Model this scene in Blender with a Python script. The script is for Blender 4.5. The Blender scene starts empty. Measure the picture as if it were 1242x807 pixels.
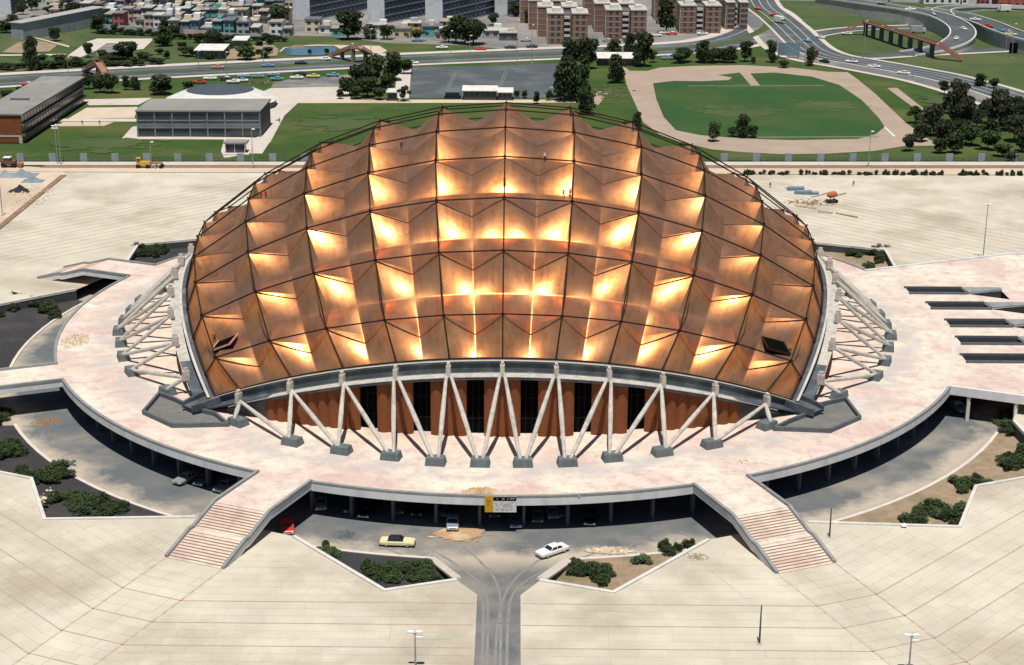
import bpy, math, random
from mathutils import Vector, Matrix
from mathutils.geometry import tessellate_polygon
random.seed(7)
sc = bpy.context.scene
C = sc.collection
PI = math.pi
R_ = math.radians

# ---------------------------------------------------------------- camera, world, sun, exposure
F_PX, CAM_D, CAM_H, PITCH, YAW, ROLL, CAM_X = 1987.709, 316.560, 100.374, 0.314890, 0.001705, 0.005415, 1.9576
cam = bpy.data.cameras.new('camera'); camo = bpy.data.objects.new('camera', cam); C.objects.link(camo); sc.camera = camo
cam.sensor_width = 36; cam.lens = F_PX / 1242 * 36; cam.clip_start = 1; cam.clip_end = 9000
c_, s_ = math.cos(YAW), math.sin(YAW)
right = Vector((c_, s_, 0)); hf = Vector((-s_, c_, 0))
fwd = hf * math.cos(PITCH) + Vector((0, 0, -math.sin(PITCH))); up = hf * math.sin(PITCH) + Vector((0, 0, math.cos(PITCH)))
cr, sr = math.cos(ROLL), math.sin(ROLL)
r2 = right * cr + up * sr; u2 = up * cr - right * sr
camo.matrix_world = Matrix(((r2.x, u2.x, -fwd.x, CAM_X), (r2.y, u2.y, -fwd.y, -CAM_D), (r2.z, u2.z, -fwd.z, CAM_H), (0, 0, 0, 1)))

SUN_EL, SUN_AZ = 72.0, 180.0
w = bpy.data.worlds.new('World'); sc.world = w; w.use_nodes = True
nt = w.node_tree; sky = nt.nodes.new('ShaderNodeTexSky'); sky.sky_type = 'NISHITA'; sky.sun_disc = False
sky.sun_elevation = R_(SUN_EL); sky.sun_rotation = R_(SUN_AZ); sky.altitude = 2200; sky.dust_density = .3
nt.links.new(sky.outputs[0], nt.nodes['Background'].inputs[0]); nt.nodes['Background'].inputs[1].default_value = 0.06
sl = bpy.data.lights.new('sun', 'SUN'); sl.energy = 4.9; sl.angle = R_(0.53); sl.color = (1, .962, .905)
so = bpy.data.objects.new('sun', sl); C.objects.link(so); so.rotation_euler = (R_(90 - SUN_EL), 0, 0); so.location = (0, -100, 300)
sc.view_settings.view_transform = 'Standard'; sc.view_settings.look = 'None'; sc.view_settings.exposure = 0.0; sc.view_settings.gamma = 1.0
sc.cycles.max_bounces = 6; sc.cycles.use_denoising = True

ZP, ZR = -3.4, -6.0            # plaza and outer ground level; sunken ring road level

def at(x, y, z=ZP):
    """point of the place seen at pixel (x, y) of the 1242 x 807 photograph and standing at height z"""
    u, v = x - 621, y - 403.5
    d = r2 * 0 + right * 0
    d = r2 * u + u2 * (-v) + fwd * F_PX
    t = (z - CAM_H) / d.z
    return Vector((CAM_X + d.x * t, -CAM_D + d.y * t, z))
def mpp(p):                    # metres per photo pixel at a point
    return (Vector(p) - Vector((CAM_X, -CAM_D, CAM_H))).length / F_PX

# ---------------------------------------------------------------- materials
def mat(name, c1, c2=None, scale=1.0, rough=.9, metal=0, bump=0, bscale=None, stain=None, sscale=.05, samt=.5, orand=0, coords='pos', spec=.3, detail=5, stretch=None):
    m = bpy.data.materials.new(name); m.use_nodes = True; n = m.node_tree.nodes; l = m.node_tree.links
    b = n['Principled BSDF']; b.inputs['Roughness'].default_value = rough; b.inputs['Metallic'].default_value = metal
    b.inputs['Specular IOR Level'].default_value = spec
    if c2 is None: c2 = tuple(x * .82 for x in c1)
    if coords == 'pos': co = n.new('ShaderNodeNewGeometry').outputs['Position']
    else: co = n.new('ShaderNodeTexCoord').outputs['Object']
    if stretch:
        mp = n.new('ShaderNodeMapping'); mp.inputs['Scale'].default_value = stretch; l.new(co, mp.inputs[0]); co = mp.outputs[0]
    no = n.new('ShaderNodeTexNoise'); no.inputs['Scale'].default_value = scale; no.inputs['Detail'].default_value = detail; no.inputs['Roughness'].default_value = .65
    l.new(co, no.inputs['Vector'])
    mx = n.new('ShaderNodeMix'); mx.data_type = 'RGBA'; mx.inputs[6].default_value = (*c1, 1); mx.inputs[7].default_value = (*c2, 1)
    rm = n.new('ShaderNodeMapRange'); rm.inputs[1].default_value = .32; rm.inputs[2].default_value = .68; l.new(no.outputs[0], rm.inputs[0]); l.new(rm.outputs[0], mx.inputs[0])
    col = mx.outputs[2]
    if stain:
        n2 = n.new('ShaderNodeTexNoise'); n2.inputs['Scale'].default_value = sscale; n2.inputs['Detail'].default_value = 6; n2.inputs['Roughness'].default_value = .6; l.new(co, n2.inputs['Vector'])
        r_ = n.new('ShaderNodeMapRange'); r_.inputs[1].default_value = .48; r_.inputs[2].default_value = .68; r_.inputs[4].default_value = samt; l.new(n2.outputs[0], r_.inputs[0])
        m2 = n.new('ShaderNodeMix'); m2.data_type = 'RGBA'; m2.inputs[7].default_value = (*stain, 1); l.new(r_.outputs[0], m2.inputs[0]); l.new(col, m2.inputs[6]); col = m2.outputs[2]
    if orand:
        oi = n.new('ShaderNodeObjectInfo'); g = n.new('ShaderNodeNewGeometry'); ad = n.new('ShaderNodeMath'); ad.operation = 'ADD'
        l.new(oi.outputs['Random'], ad.inputs[0]); l.new(g.outputs['Random Per Island'], ad.inputs[1])
        fr = n.new('ShaderNodeMath'); fr.operation = 'FRACT'; l.new(ad.outputs[0], fr.inputs[0])
        mr = n.new('ShaderNodeMapRange'); mr.inputs[3].default_value = 1 - orand; mr.inputs[4].default_value = 1 + orand; l.new(fr.outputs[0], mr.inputs[0])
        hv = n.new('ShaderNodeHueSaturation'); l.new(mr.outputs[0], hv.inputs['Value']); l.new(col, hv.inputs['Color']); col = hv.outputs[0]
    l.new(col, b.inputs['Base Color'])
    if bump:
        bn = n.new('ShaderNodeTexNoise'); bn.inputs['Scale'].default_value = bscale or scale * 4; bn.inputs['Detail'].default_value = 4; l.new(co, bn.inputs['Vector'])
        bp = n.new('ShaderNodeBump'); bp.inputs['Strength'].default_value = bump; bp.inputs['Distance'].default_value = .1; l.new(bn.outputs[0], bp.inputs['Height']); l.new(bp.outputs[0], b.inputs['Normal'])
    return m

def copper_mat(name='copper'):
    m = bpy.data.materials.new(name); m.use_nodes = True; n = m.node_tree.nodes; l = m.node_tree.links
    b = n['Principled BSDF']; b.inputs['Metallic'].default_value = 1; b.inputs['Coat Weight'].default_value = .0; b.inputs['Coat Roughness'].default_value = .35
    uv = n.new('ShaderNodeUVMap'); uv.uv_map = 'UVMap'
    oi = n.new('ShaderNodeObjectInfo')
    geo = n.new('ShaderNodeNewGeometry')
    no = n.new('ShaderNodeTexNoise'); no.inputs['Scale'].default_value = .35; no.inputs['Detail'].default_value = 7; no.inputs['Roughness'].default_value = .65; l.new(geo.outputs['Position'], no.inputs['Vector'])
    # narrow strip cells: each soldered strip its own tone
    sx = n.new('ShaderNodeSeparateXYZ'); l.new(uv.outputs[0], sx.inputs[0])
    def math_(op, a, bb=None, v=None):
        q = n.new('ShaderNodeMath'); q.operation = op
        l.new(a, q.inputs[0])
        if bb is not None: l.new(bb, q.inputs[1])
        if v is not None: q.inputs[1].default_value = v
        return q.outputs[0]
    st = math_('MULTIPLY', sx.outputs[0], v=1 / .62); sf = math_('FLOOR', st)
    tv = math_('MULTIPLY', sx.outputs[1], v=1 / 2.6); off = math_('MULTIPLY', sf, v=.37); tv2 = math_('ADD', tv, off); tf = math_('FLOOR', tv2)
    cb = n.new('ShaderNodeCombineXYZ'); l.new(sf, cb.inputs[0]); l.new(tf, cb.inputs[1]); l.new(oi.outputs['Random'], cb.inputs[2])
    wn = n.new('ShaderNodeTexWhiteNoise'); l.new(cb.outputs[0], wn.inputs[0])
    cr_ = n.new('ShaderNodeValToRGB'); e = cr_.color_ramp.elements
    e[0].position = .25; e[0].color = (.48, .165, .048, 1); e[1].position = .75; e[1].color = (.90, .48, .24, 1)
    e2 = cr_.color_ramp.elements.new(.5); e2.color = (.82, .345, .115, 1)
    a = math_('MULTIPLY', no.outputs[0], v=.86); b2 = math_('MULTIPLY', wn.outputs[0], v=.14); a = math_('ADD', a, b2); l.new(a, cr_.inputs[0])
    # dull oxide patches
    n3 = n.new('ShaderNodeTexNoise'); n3.inputs['Scale'].default_value = .09; n3.inputs['Detail'].default_value = 5; l.new(geo.outputs['Position'], n3.inputs['Vector'])
    mr = n.new('ShaderNodeMapRange'); mr.inputs[1].default_value = .5; mr.inputs[2].default_value = .72; mr.inputs[4].default_value = .5; l.new(n3.outputs[0], mr.inputs[0])
    mx = n.new('ShaderNodeMix'); mx.data_type = 'RGBA'; mx.inputs[7].default_value = (.40, .21, .12, 1); l.new(mr.outputs[0], mx.inputs[0]); l.new(cr_.outputs[0], mx.inputs[6])
    l.new(mx.outputs[2], b.inputs['Base Color'])
    rr = n.new('ShaderNodeMapRange'); rr.inputs[3].default_value = .26; rr.inputs[4].default_value = .40; l.new(no.outputs[0], rr.inputs[0]); l.new(rr.outputs[0], b.inputs['Roughness'])
    # seams + slight oil-canning
    fr = math_('FRACT', st); d1 = math_('SUBTRACT', fr, v=.5); d1 = math_('ABSOLUTE', d1); seam = math_('GREATER_THAN', d1, v=.46)
    n4 = n.new('ShaderNodeTexNoise'); n4.inputs['Scale'].default_value = .9; n4.inputs['Detail'].default_value = 3; l.new(geo.outputs['Position'], n4.inputs['Vector'])
    h = math_('MULTIPLY', seam, v=.12); h = math_('ADD', h, n4.outputs[0]); wb = math_('MULTIPLY', wn.outputs[0], v=.12); h = math_('ADD', h, wb)
    bp = n.new('ShaderNodeBump'); bp.inputs['Strength'].default_value = .13; bp.inputs['Distance'].default_value = .12; l.new(h, bp.inputs['Height']); l.new(bp.outputs[0], b.inputs['Normal'])
    # thin dull film of dust and oxide over the metal
    df = n.new('ShaderNodeBsdfDiffuse'); df.inputs[0].default_value = (.36, .29, .25, 1)
    ms = n.new('ShaderNodeMixShader'); fr_ = n.new('ShaderNodeMapRange'); fr_.inputs[3].default_value = .07; fr_.inputs[4].default_value = .20; l.new(n3.outputs[0], fr_.inputs[0]); l.new(fr_.outputs[0], ms.inputs[0])
    out = n['Material Output']; gl = n.new('ShaderNodeBsdfGlossy'); gl.inputs['Roughness'].default_value = .48; l.new(bp.outputs[0], gl.inputs['Normal'])
    dk = n.new('ShaderNodeMix'); dk.data_type = 'RGBA'; dk.blend_type = 'MULTIPLY'; dk.inputs[0].default_value = 1; l.new(mx.outputs[2], dk.inputs[6]); dk.inputs[7].default_value = (.86, .76, .63, 1); l.new(dk.outputs[2], gl.inputs['Color'])
    m2_ = n.new('ShaderNodeMixShader'); m2_.inputs[0].default_value = .68; l.new(b.outputs[0], m2_.inputs[1]); l.new(gl.outputs[0], m2_.inputs[2])
    l.new(m2_.outputs[0], ms.inputs[1]); l.new(df.outputs[0], ms.inputs[2]); l.new(ms.outputs[0], out.inputs[0])
    return m

def person_mat(name, shirt, trousers):
    m = bpy.data.materials.new(name); m.use_nodes = True; n = m.node_tree.nodes; l = m.node_tree.links
    tc = n.new('ShaderNodeTexCoord'); s = n.new('ShaderNodeSeparateXYZ'); l.new(tc.outputs['Object'], s.inputs[0])
    r = n.new('ShaderNodeValToRGB'); r.color_ramp.interpolation = 'CONSTANT'; d = n.new('ShaderNodeMath'); d.operation = 'DIVIDE'; d.inputs[1].default_value = 1.8; l.new(s.outputs[2], d.inputs[0]); l.new(d.outputs[0], r.inputs[0])
    e = r.color_ramp.elements; e[0].position = 0; e[0].color = (.02, .015, .01, 1); e[1].position = .05; e[1].color = (*trousers, 1)
    for p, c in ((.53, shirt), (.83, (.36, .2, .13)), (.955, (.02, .015, .012))): q = e.new(p); q.color = (*c, 1)
    l.new(r.outputs[0], n['Principled BSDF'].inputs['Base Color']); n['Principled BSDF'].inputs['Roughness'].default_value = .8
    return m

MT = {}
MT['copper'] = copper_mat()
MT['tube'] = mat('dark tube', (.014, .009, .007), (.025, .014, .010), rough=.7, spec=.15)
MT['concrete'] = mat('weathered concrete', (.52, .50, .45), (.42, .41, .38), scale=.8, bump=.2, stain=(.25, .24, .22), sscale=.3)
MT['pale_concrete'] = mat('pale concrete', (.68, .65, .58), (.56, .54, .49), scale=.9, bump=.15, stain=(.38, .36, .33), sscale=.25, samt=.4)
MT['white_concrete'] = mat('whitewashed concrete', (.58, .54, .47), (.40, .37, .32), scale=1.3, bump=.25, stain=(.26, .25, .23), sscale=.7, samt=.55, detail=8)
MT['beam'] = mat('shade-grey beam', (.085, .10, .11), (.05, .062, .07), scale=.5, rough=.7, stain=(.2, .22, .24), sscale=.3)  # grey deepened so the beam webs carry their shade in the colour
MT['dark_concrete'] = mat('dark concrete', (.13, .14, .145), (.09, .10, .105), scale=.8, bump=.2)
MT['foot_concrete'] = mat('grey footing concrete', (.145, .17, .17), (.10, .12, .12), scale=1.2, bump=.2, stretch=(1, 1, .2))
MT['brick'] = mat('brown brick', (.25, .082, .028), (.16, .052, .019), scale=3.5, bump=.3, stain=(.12, .04, .02), sscale=.35, samt=.5, stretch=(1, 1, 1))
MT['black_glass'] = mat('dark glazing', (.004, .004, .004), (.006, .005, .005), rough=.5, spec=.0)
MT['window_glass'] = mat('window glass', (.03, .04, .055), (.05, .06, .08), rough=.2, spec=.6, scale=.3)
MT['deck'] = mat('pink terrace paving', (.66, .52, .45), (.47, .34, .30), scale=.13, bump=.4, bscale=1.2, stain=(.70, .62, .51), sscale=.085, samt=1, detail=14)
def deck_mat():
    m = bpy.data.materials.new('pink terrace paving'); m.use_nodes = True; n = m.node_tree.nodes; l = m.node_tree.links; b = n['Principled BSDF']; b.inputs['Roughness'].default_value = .92; b.inputs['Specular IOR Level'].default_value = .2
    geo = n.new('ShaderNodeNewGeometry'); P = geo.outputs['Position']
    def noise(sc_, det=8, vec=None, rough=.6):
        q = n.new('ShaderNodeTexNoise'); q.inputs['Scale'].default_value = sc_; q.inputs['Detail'].default_value = det; q.inputs['Roughness'].default_value = rough; l.new(vec or P, q.inputs['Vector']); return q.outputs[0]
    def rng(x, a, b_, c=0, d=1):
        q = n.new('ShaderNodeMapRange'); q.inputs[1].default_value = a; q.inputs[2].default_value = b_; q.inputs[3].default_value = c; q.inputs[4].default_value = d; l.new(x, q.inputs[0]); return q.outputs[0]
    def mix(f, a, b_):
        q = n.new('ShaderNodeMix'); q.data_type = 'RGBA'; l.new(f, q.inputs[0])
        for k, v in ((6, a), (7, b_)):
            if isinstance(v, tuple): q.inputs[k].default_value = (*v, 1)
            else: l.new(v, q.inputs[k])
        return q.outputs[2]
    def mul(a, b_):
        q = n.new('ShaderNodeMath'); q.operation = 'MULTIPLY'; l.new(a, q.inputs[0]); l.new(b_, q.inputs[1]); return q.outputs[0]
    # angular bays laid in slightly different batches
    vo = n.new('ShaderNodeTexVoronoi'); vo.inputs['Scale'].default_value = .075; vo.inputs['Randomness'].default_value = 1; l.new(P, vo.inputs['Vector'])
    sp = n.new('ShaderNodeSeparateColor'); l.new(vo.outputs['Color'], sp.inputs[0])
    base = mix(sp.outputs[0], (.66, .54, .455), (.58, .435, .375))
    base = mix(rng(noise(.07, 10), .42, .60), base, (.71, .64, .52))
    base = mix(rng(noise(.35, 14, rough=.72), .46, .66, 0, .75), base, (.44, .31, .27))
    base = mix(rng(noise(1.6, 6, rough=.75), .52, .70, 0, .55), base, (.76, .69, .60))
    # grey cement spilled in a broken band about the footings
    ln = n.new('ShaderNodeVectorMath'); ln.operation = 'LENGTH'; l.new(P, ln.inputs[0])
    d = n.new('ShaderNodeMath'); d.operation = 'SUBTRACT'; l.new(ln.outputs['Value'], d.inputs[0]); d.inputs[1].default_value = 78.3
    ab = n.new('ShaderNodeMath'); ab.operation = 'ABSOLUTE'; l.new(d.outputs[0], ab.inputs[0])
    base = mix(mul(rng(ab.outputs[0], 1.5, 5.0, 1, 0), rng(noise(.16, 9), .40, .56, 0, .8)), base, (.47, .43, .40))
    # warm earth blown against the wall line
    d2 = n.new('ShaderNodeMath'); d2.operation = 'SUBTRACT'; l.new(ln.outputs['Value'], d2.inputs[0]); d2.inputs[1].default_value = 68.5
    ab2 = n.new('ShaderNodeMath'); ab2.operation = 'ABSOLUTE'; l.new(d2.outputs[0], ab2.inputs[0])
    base = mix(mul(rng(ab2.outputs[0], 1.0, 5.0, 1, 0), rng(noise(.25, 8), .40, .6, 0, .6)), base, (.70, .54, .40))
    l.new(base, b.inputs['Base Color'])
    bp = n.new('ShaderNodeBump'); bp.inputs['Strength'].default_value = .5; bp.inputs['Distance'].default_value = .15; l.new(noise(.9, 6), bp.inputs['Height']); l.new(bp.outputs[0], b.inputs['Normal'])
    return m
MT['deck'] = deck_mat()
MT['deck_ring'] = mat('pale kerb stone', (.66, .59, .52), (.55, .49, .43), scale=.8)
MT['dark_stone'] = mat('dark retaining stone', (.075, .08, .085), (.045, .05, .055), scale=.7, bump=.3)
MT['rail'] = mat('grey concrete coping', (.30, .31, .30), (.22, .23, .225), scale=.8, stain=(.16, .16, .16), sscale=.3)
MT['fascia'] = mat('pale fascia concrete', (.70, .69, .68), (.60, .60, .60), scale=.5, stain=(.42, .42, .42), sscale=.35, samt=.6, stretch=(1, 1, .25))
MT['well'] = mat('grey well floor', (.19, .185, .17), (.14, .14, .13), scale=.5, stain=(.09, .09, .09), sscale=.2)
MT['black_steel'] = mat('black steel', (.012, .012, .013), (.02, .02, .02), rough=.6, spec=.1)
MT['tyre_dust'] = mat('tyre dust', (.27, .25, .225), (.19, .185, .18), scale=.6)
MT['inner'] = mat('shade-dark concrete', (.035, .035, .037), (.05, .05, .05), scale=.5)  # near-black colour paints in the shade below the terraces
MT['dust'] = mat('grey cement dust', (.56, .53, .50), (.66, .58, .52), scale=.5, detail=8)
MT['slab'] = mat('paving slab', (.635, .58, .465), (.49, .44, .345), scale=.09, rough=.92, bump=.35, bscale=2.5, stain=(.36, .30, .22), sscale=.05, samt=.75, orand=.032, detail=9)
MT['joint'] = mat('paving joint', (.46, .42, .34), (.38, .34, .28), scale=.6)
MT['red_strip'] = mat('red paving strip', (.40, .25, .18), (.50, .38, .28), scale=.9)
MT['asphalt'] = mat('dusty asphalt', (.095, .112, .122), (.165, .163, .155), scale=.13, rough=.95, bump=.2, bscale=3, stain=(.40, .34, .27), sscale=.075, samt=.55, detail=12)
def kerb_dust(m):
    n = m.node_tree.nodes; l = m.node_tree.links; b = n['Principled BSDF']; src = b.inputs['Base Color'].links[0].from_socket
    geo = n.new('ShaderNodeNewGeometry'); sx = n.new('ShaderNodeSeparateXYZ'); l.new(geo.outputs['Position'], sx.inputs[0]); cb = n.new('ShaderNodeCombineXYZ'); l.new(sx.outputs[0], cb.inputs[0]); l.new(sx.outputs[1], cb.inputs[1])
    ln = n.new('ShaderNodeVectorMath'); ln.operation = 'LENGTH'; l.new(cb.outputs[0], ln.inputs[0])
    no = n.new('ShaderNodeTexNoise'); no.inputs['Scale'].default_value = .12; no.inputs['Detail'].default_value = 12; no.inputs['Roughness'].default_value = .65; l.new(geo.outputs['Position'], no.inputs['Vector'])
    mm = n.new('ShaderNodeMath'); mm.operation = 'MULTIPLY_ADD'; l.new(no.outputs[0], mm.inputs[0]); mm.inputs[1].default_value = 16; l.new(ln.outputs['Value'], mm.inputs[2])
    mr = n.new('ShaderNodeMapRange'); mr.inputs[1].default_value = 101.5; mr.inputs[2].default_value = 105.5; mr.inputs[4].default_value = .85; l.new(mm.outputs[0], mr.inputs[0])
    lim = n.new('ShaderNodeMapRange'); lim.inputs[1].default_value = 97; lim.inputs[2].default_value = 103; lim.inputs[3].default_value = 1; lim.inputs[4].default_value = .04; l.new(ln.outputs['Value'], lim.inputs[0])
    mu = n.new('ShaderNodeMath'); mu.operation = 'MULTIPLY'; l.new(mr.outputs[0], mu.inputs[0]); l.new(lim.outputs[0], mu.inputs[1])
    mx = n.new('ShaderNodeMix'); mx.data_type = 'RGBA'; mx.inputs[7].default_value = (.50, .42, .32, 1); l.new(mu.outputs[0], mx.inputs[0]); l.new(src, mx.inputs[6]); l.new(mx.outputs[2], b.inputs['Base Color'])
kerb_dust(MT['asphalt'])
MT['asphalt_dark'] = mat('asphalt', (.062, .075, .08), (.088, .10, .105), scale=.3, bump=.1, bscale=3, stain=(.19, .19, .18), sscale=.05, samt=.5, detail=7)
MT['slate'] = mat('dark slate gravel', (.05, .048, .048), (.028, .028, .030), scale=3.0, bump=.5, bscale=4, stain=(.10, .09, .08), sscale=.12, samt=.4)
MT['dry_soil'] = mat('dry garden soil', (.36, .26, .17), (.25, .19, .12), scale=.5, bump=.4, stain=(.12, .12, .05), sscale=.14, samt=.6)
MT['dirt'] = mat('bare ground', (.52, .40, .29), (.62, .52, .40), scale=.12, bump=.3, stain=(.36, .27, .19), sscale=.03, samt=.6)
MT['orange_earth'] = mat('orange earth', (.46, .25, .10), (.40, .31, .20), scale=.6, bump=.4, stain=(.65, .52, .36), sscale=.35, samt=.8)
MT['brown_soil'] = mat('brown soil', (.21, .125, .075), (.28, .18, .11), scale=.5)
MT['pavement'] = mat('light pavement', (.58, .52, .44), (.50, .45, .39), scale=.3, stain=(.42, .36, .30), sscale=.1)
MT['grass'] = mat('grass', (.028, .064, .009), (.052, .092, .014), scale=.05, bump=.6, bscale=1.5, stain=(.12, .115, .035), sscale=.03, samt=.75, detail=9)
MT['rough_grass'] = mat('rough grass', (.040, .076, .020), (.072, .100, .030), scale=.05, bump=.6, bscale=1.2, stain=(.13, .13, .055), sscale=.02, samt=.6, detail=9)
MT['field_grass'] = mat('mown grass', (.022, .070, .016), (.038, .088, .018), scale=.03, bump=.3, bscale=2, stain=(.07, .085, .025), sscale=.03, samt=.7, detail=8)
MT['track'] = mat('cinder track', (.33, .25, .19), (.40, .31, .24), scale=.1, bump=.1, stain=(.35, .25, .18), sscale=.03)
MT['city'] = mat('dusty city ground', (.24, .225, .20), (.15, .15, .145), scale=.06, stain=(.42, .37, .30), sscale=.02)
MT['water'] = mat('pond water', (.05, .13, .19), (.07, .17, .23), scale=.1, rough=.12, spec=.5)
MT['white_line'] = mat('white paint', (.75, .75, .72), (.6, .6, .58), scale=1)
MT['faint_line'] = mat('worn line', (.20, .23, .17), (.12, .15, .1), scale=1)
MT['foliage'] = mat('foliage', (.026, .050, .016), (.070, .095, .030), scale=.5, rough=.75, orand=.35, coords='obj', bump=0)
MT['foliage_pale'] = mat('pale foliage', (.06, .10, .035), (.09, .13, .05), scale=.5, rough=.75, orand=.3, coords='obj')
MT['foliage_dark'] = mat('dark foliage', (.020, .038, .014), (.055, .075, .025), scale=.5, rough=.75, orand=.4, coords='obj')
MT['foliage_brown'] = mat('purplish foliage', (.028, .034, .020), (.060, .066, .032), scale=.5, rough=.75, orand=.4, coords='obj')
MT['bark'] = mat('bark', (.10, .07, .05), (.07, .05, .035), scale=3)
MT['rubber'] = mat('tyre rubber', (.012, .012, .012), (.02, .02, .02), scale=3)
MT['chrome'] = mat('chrome', (.6, .6, .6), (.5, .5, .5), metal=1, rough=.25)
MT['car_glass'] = mat('car glass', (.015, .02, .025), (.02, .03, .035), rough=.1, spec=.7)
MT['steel'] = mat('dull steel', (.30, .31, .32), (.22, .23, .24), rough=.6)
MT['dark_steel'] = mat('dark steel', (.05, .05, .055), (.07, .07, .07), rough=.6)
MT['lamp_white'] = mat('lamp enamel', (.78, .78, .76), (.7, .7, .68), rough=.5)
MT['red_paint'] = mat('faded red paint', (.30, .13, .09), (.36, .20, .15), scale=.8)
MT['roof_grey'] = mat('grey roof felt', (.21, .20, .185), (.31, .29, .26), scale=.12, stain=(.2, .19, .18), sscale=.06)
MT['brick_far'] = mat('apartment brick', (.24, .14, .10), (.19, .11, .08), scale=1.2, stain=(.14, .09, .07), sscale=.2)
MT['orange_mach'] = mat('rusty orange paint', (.5, .14, .05), (.35, .12, .05), scale=2)
MT['yellow_mach'] = mat('yellow machine paint', (.62, .38, .05), (.5, .3, .05), scale=2)
MT['rubble'] = mat('rubble', (.62, .52, .38), (.42, .32, .22), scale=2, orand=.3)
_pm = {}
def paint(c, rough=.45, stained=False):
    k = tuple(round(x, 3) for x in c) + (rough, stained)
    if k not in _pm:
        _pm[k] = mat('paint', c, tuple(x * .88 for x in c), scale=.6, rough=rough, stain=tuple(x * .55 for x in c) if stained else None, sscale=.25)
        _pm[k].name = 'wall paint' if stained else 'car paint'
    return _pm[k]

# ---------------------------------------------------------------- mesh helpers
class MB:
    def __init__(s): s.v = []; s.f = []; s.uv = None
    def add(s, vs, fs):
        b = len(s.v); s.v += [tuple(v) for v in vs]; s.f += [tuple(i + b for i in f) for f in fs]; return s
    def hexa(s, p):            # 8 points: 4 bottom (ccw), 4 top
        return s.add(p, [(3, 2, 1, 0), (4, 5, 6, 7), (0, 1, 5, 4), (1, 2, 6, 5), (2, 3, 7, 6), (3, 0, 4, 7)])
    def box(s, x0, x1, y0, y1, z0, z1):
        return s.hexa([(x0, y0, z0), (x1, y0, z0), (x1, y1, z0), (x0, y1, z0), (x0, y0, z1), (x1, y0, z1), (x1, y1, z1), (x0, y1, z1)])
    def prism(s, poly, z0, z1):
        poly = [tuple(q[:2]) for q in poly]
        if sum(poly[i - 1][0] * poly[i][1] - poly[i][0] * poly[i - 1][1] for i in range(len(poly))) < 0: poly = poly[::-1]
        n = len(poly)
        z0f = z0 if callable(z0) else (lambda x, y: z0); z1f = z1 if callable(z1) else (lambda x, y: z1)
        vs = [(x, y, z0f(x, y)) for x, y in poly] + [(x, y, z1f(x, y)) for x, y in poly]
        b = len(s.v); s.v += vs
        t = tessellate_polygon([[Vector((x, y, 0)) for x, y in poly]])
        for a, c, d in t:
            A, B, D = poly[a], poly[c], poly[d]
            if (B[0] - A[0]) * (D[1] - A[1]) - (B[1] - A[1]) * (D[0] - A[0]) < 0: c, d = d, c
            s.f.append((b + n + a, b + n + c, b + n + d)); s.f.append((b + d, b + c, b + a))
        for i in range(n): j = (i + 1) % n; s.f.append((b + i, b + j, b + n + j, b + n + i))
        return s
    def sheet(s, polys, z):    # outer + holes
        loops = [[Vector((q[0], q[1], 0)) for q in p] for p in polys]; flat = [q for p in loops for q in p]
        zf = z if callable(z) else (lambda x, y: z)
        b = len(s.v); s.v += [(q.x, q.y, zf(q.x, q.y)) for q in flat]
        for a, c, d in tessellate_polygon(loops):
            A, B, D = flat[a], flat[c], flat[d]
            if (B.x - A.x) * (D.y - A.y) - (B.y - A.y) * (D.x - A.x) < 0: c, d = d, c
            s.f.append((b + a, b + c, b + d))
        return s
    def tube(s, pts, r, n=6, cap=True):
        pts = [Vector(p) for p in pts]; rs = r if isinstance(r, (list, tuple)) else [r] * len(pts); b = len(s.v)
        for k, p in enumerate(pts):
            t = (pts[min(k + 1, len(pts) - 1)] - pts[max(k - 1, 0)]).normalized()
            a = t.cross(Vector((0, 0, 1)))
            if a.length < 1e-3: a = Vector((1, 0, 0))
            a.normalize(); c = t.cross(a)
            for j in range(n):
                th = 2 * PI * (j + .5) / n; s.v.append(tuple(p + (a * math.cos(th) + c * math.sin(th)) * rs[k]))
        for k in range(len(pts) - 1):
            for j in range(n):
                j2 = (j + 1) % n; s.f.append((b + k * n + j, b + k * n + j2, b + (k + 1) * n + j2, b + (k + 1) * n + j))
        if cap:
            s.f.append(tuple(b + j for j in range(n))[::-1]); e = b + (len(pts) - 1) * n; s.f.append(tuple(e + j for j in range(n)))
        return s
    def bar(s, a, b, w, h):    # box bar from a to b, w across, h vertical-ish
        a, b = Vector(a), Vector(b); t = (b - a).normalized(); x = t.cross(Vector((0, 0, 1)))
        if x.length < 1e-3: x = Vector((1, 0, 0))
        x.normalize(); y = x.cross(t); x *= w / 2; y *= h / 2
        return s.hexa([a - x - y, a + x - y, b + x - y, b - x - y, a - x + y, a + x + y, b + x + y, b - x + y])
    def sweep(s, path, prof, outs, cap=True):   # profile (o, z) swept along path with outward vectors
        b = len(s.v)
        for k, (p, o) in enumerate(zip(path, outs)):
            pr = prof(k) if callable(prof) else prof
            for (q, z) in pr: s.v.append((p[0] + o[0] * q, p[1] + o[1] * q, p[2] + z))
        n = len(prof(0) if callable(prof) else prof)
        for k in range(len(path) - 1):
            for j in range(n): j2 = (j + 1) % n; s.f.append((b + k * n + j, b + (k + 1) * n + j, b + (k + 1) * n + j2, b + k * n + j2))
        if cap:
            s.f.append(tuple(b + j for j in range(n))); e = b + (len(path) - 1) * n; s.f.append(tuple(e + j for j in range(n))[::-1])
        return s
    def mesh(s, name, m, smooth=False, off=None):
        me = bpy.data.meshes.new(name)
        vs = s.v if off is None else [(x - off[0], y - off[1], z - off[2]) for x, y, z in s.v]
        me.from_pydata(vs, [], s.f); me.materials.append(m)
        if s.uv is not None:
            ul = me.uv_layers.new(name='UVMap')
            for lp in me.loops: ul.data[lp.index].uv = s.uv[lp.vertex_index]
        if smooth: me.polygons.foreach_set('use_smooth', [True] * len(me.polygons))
        me.update(); return me
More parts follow.
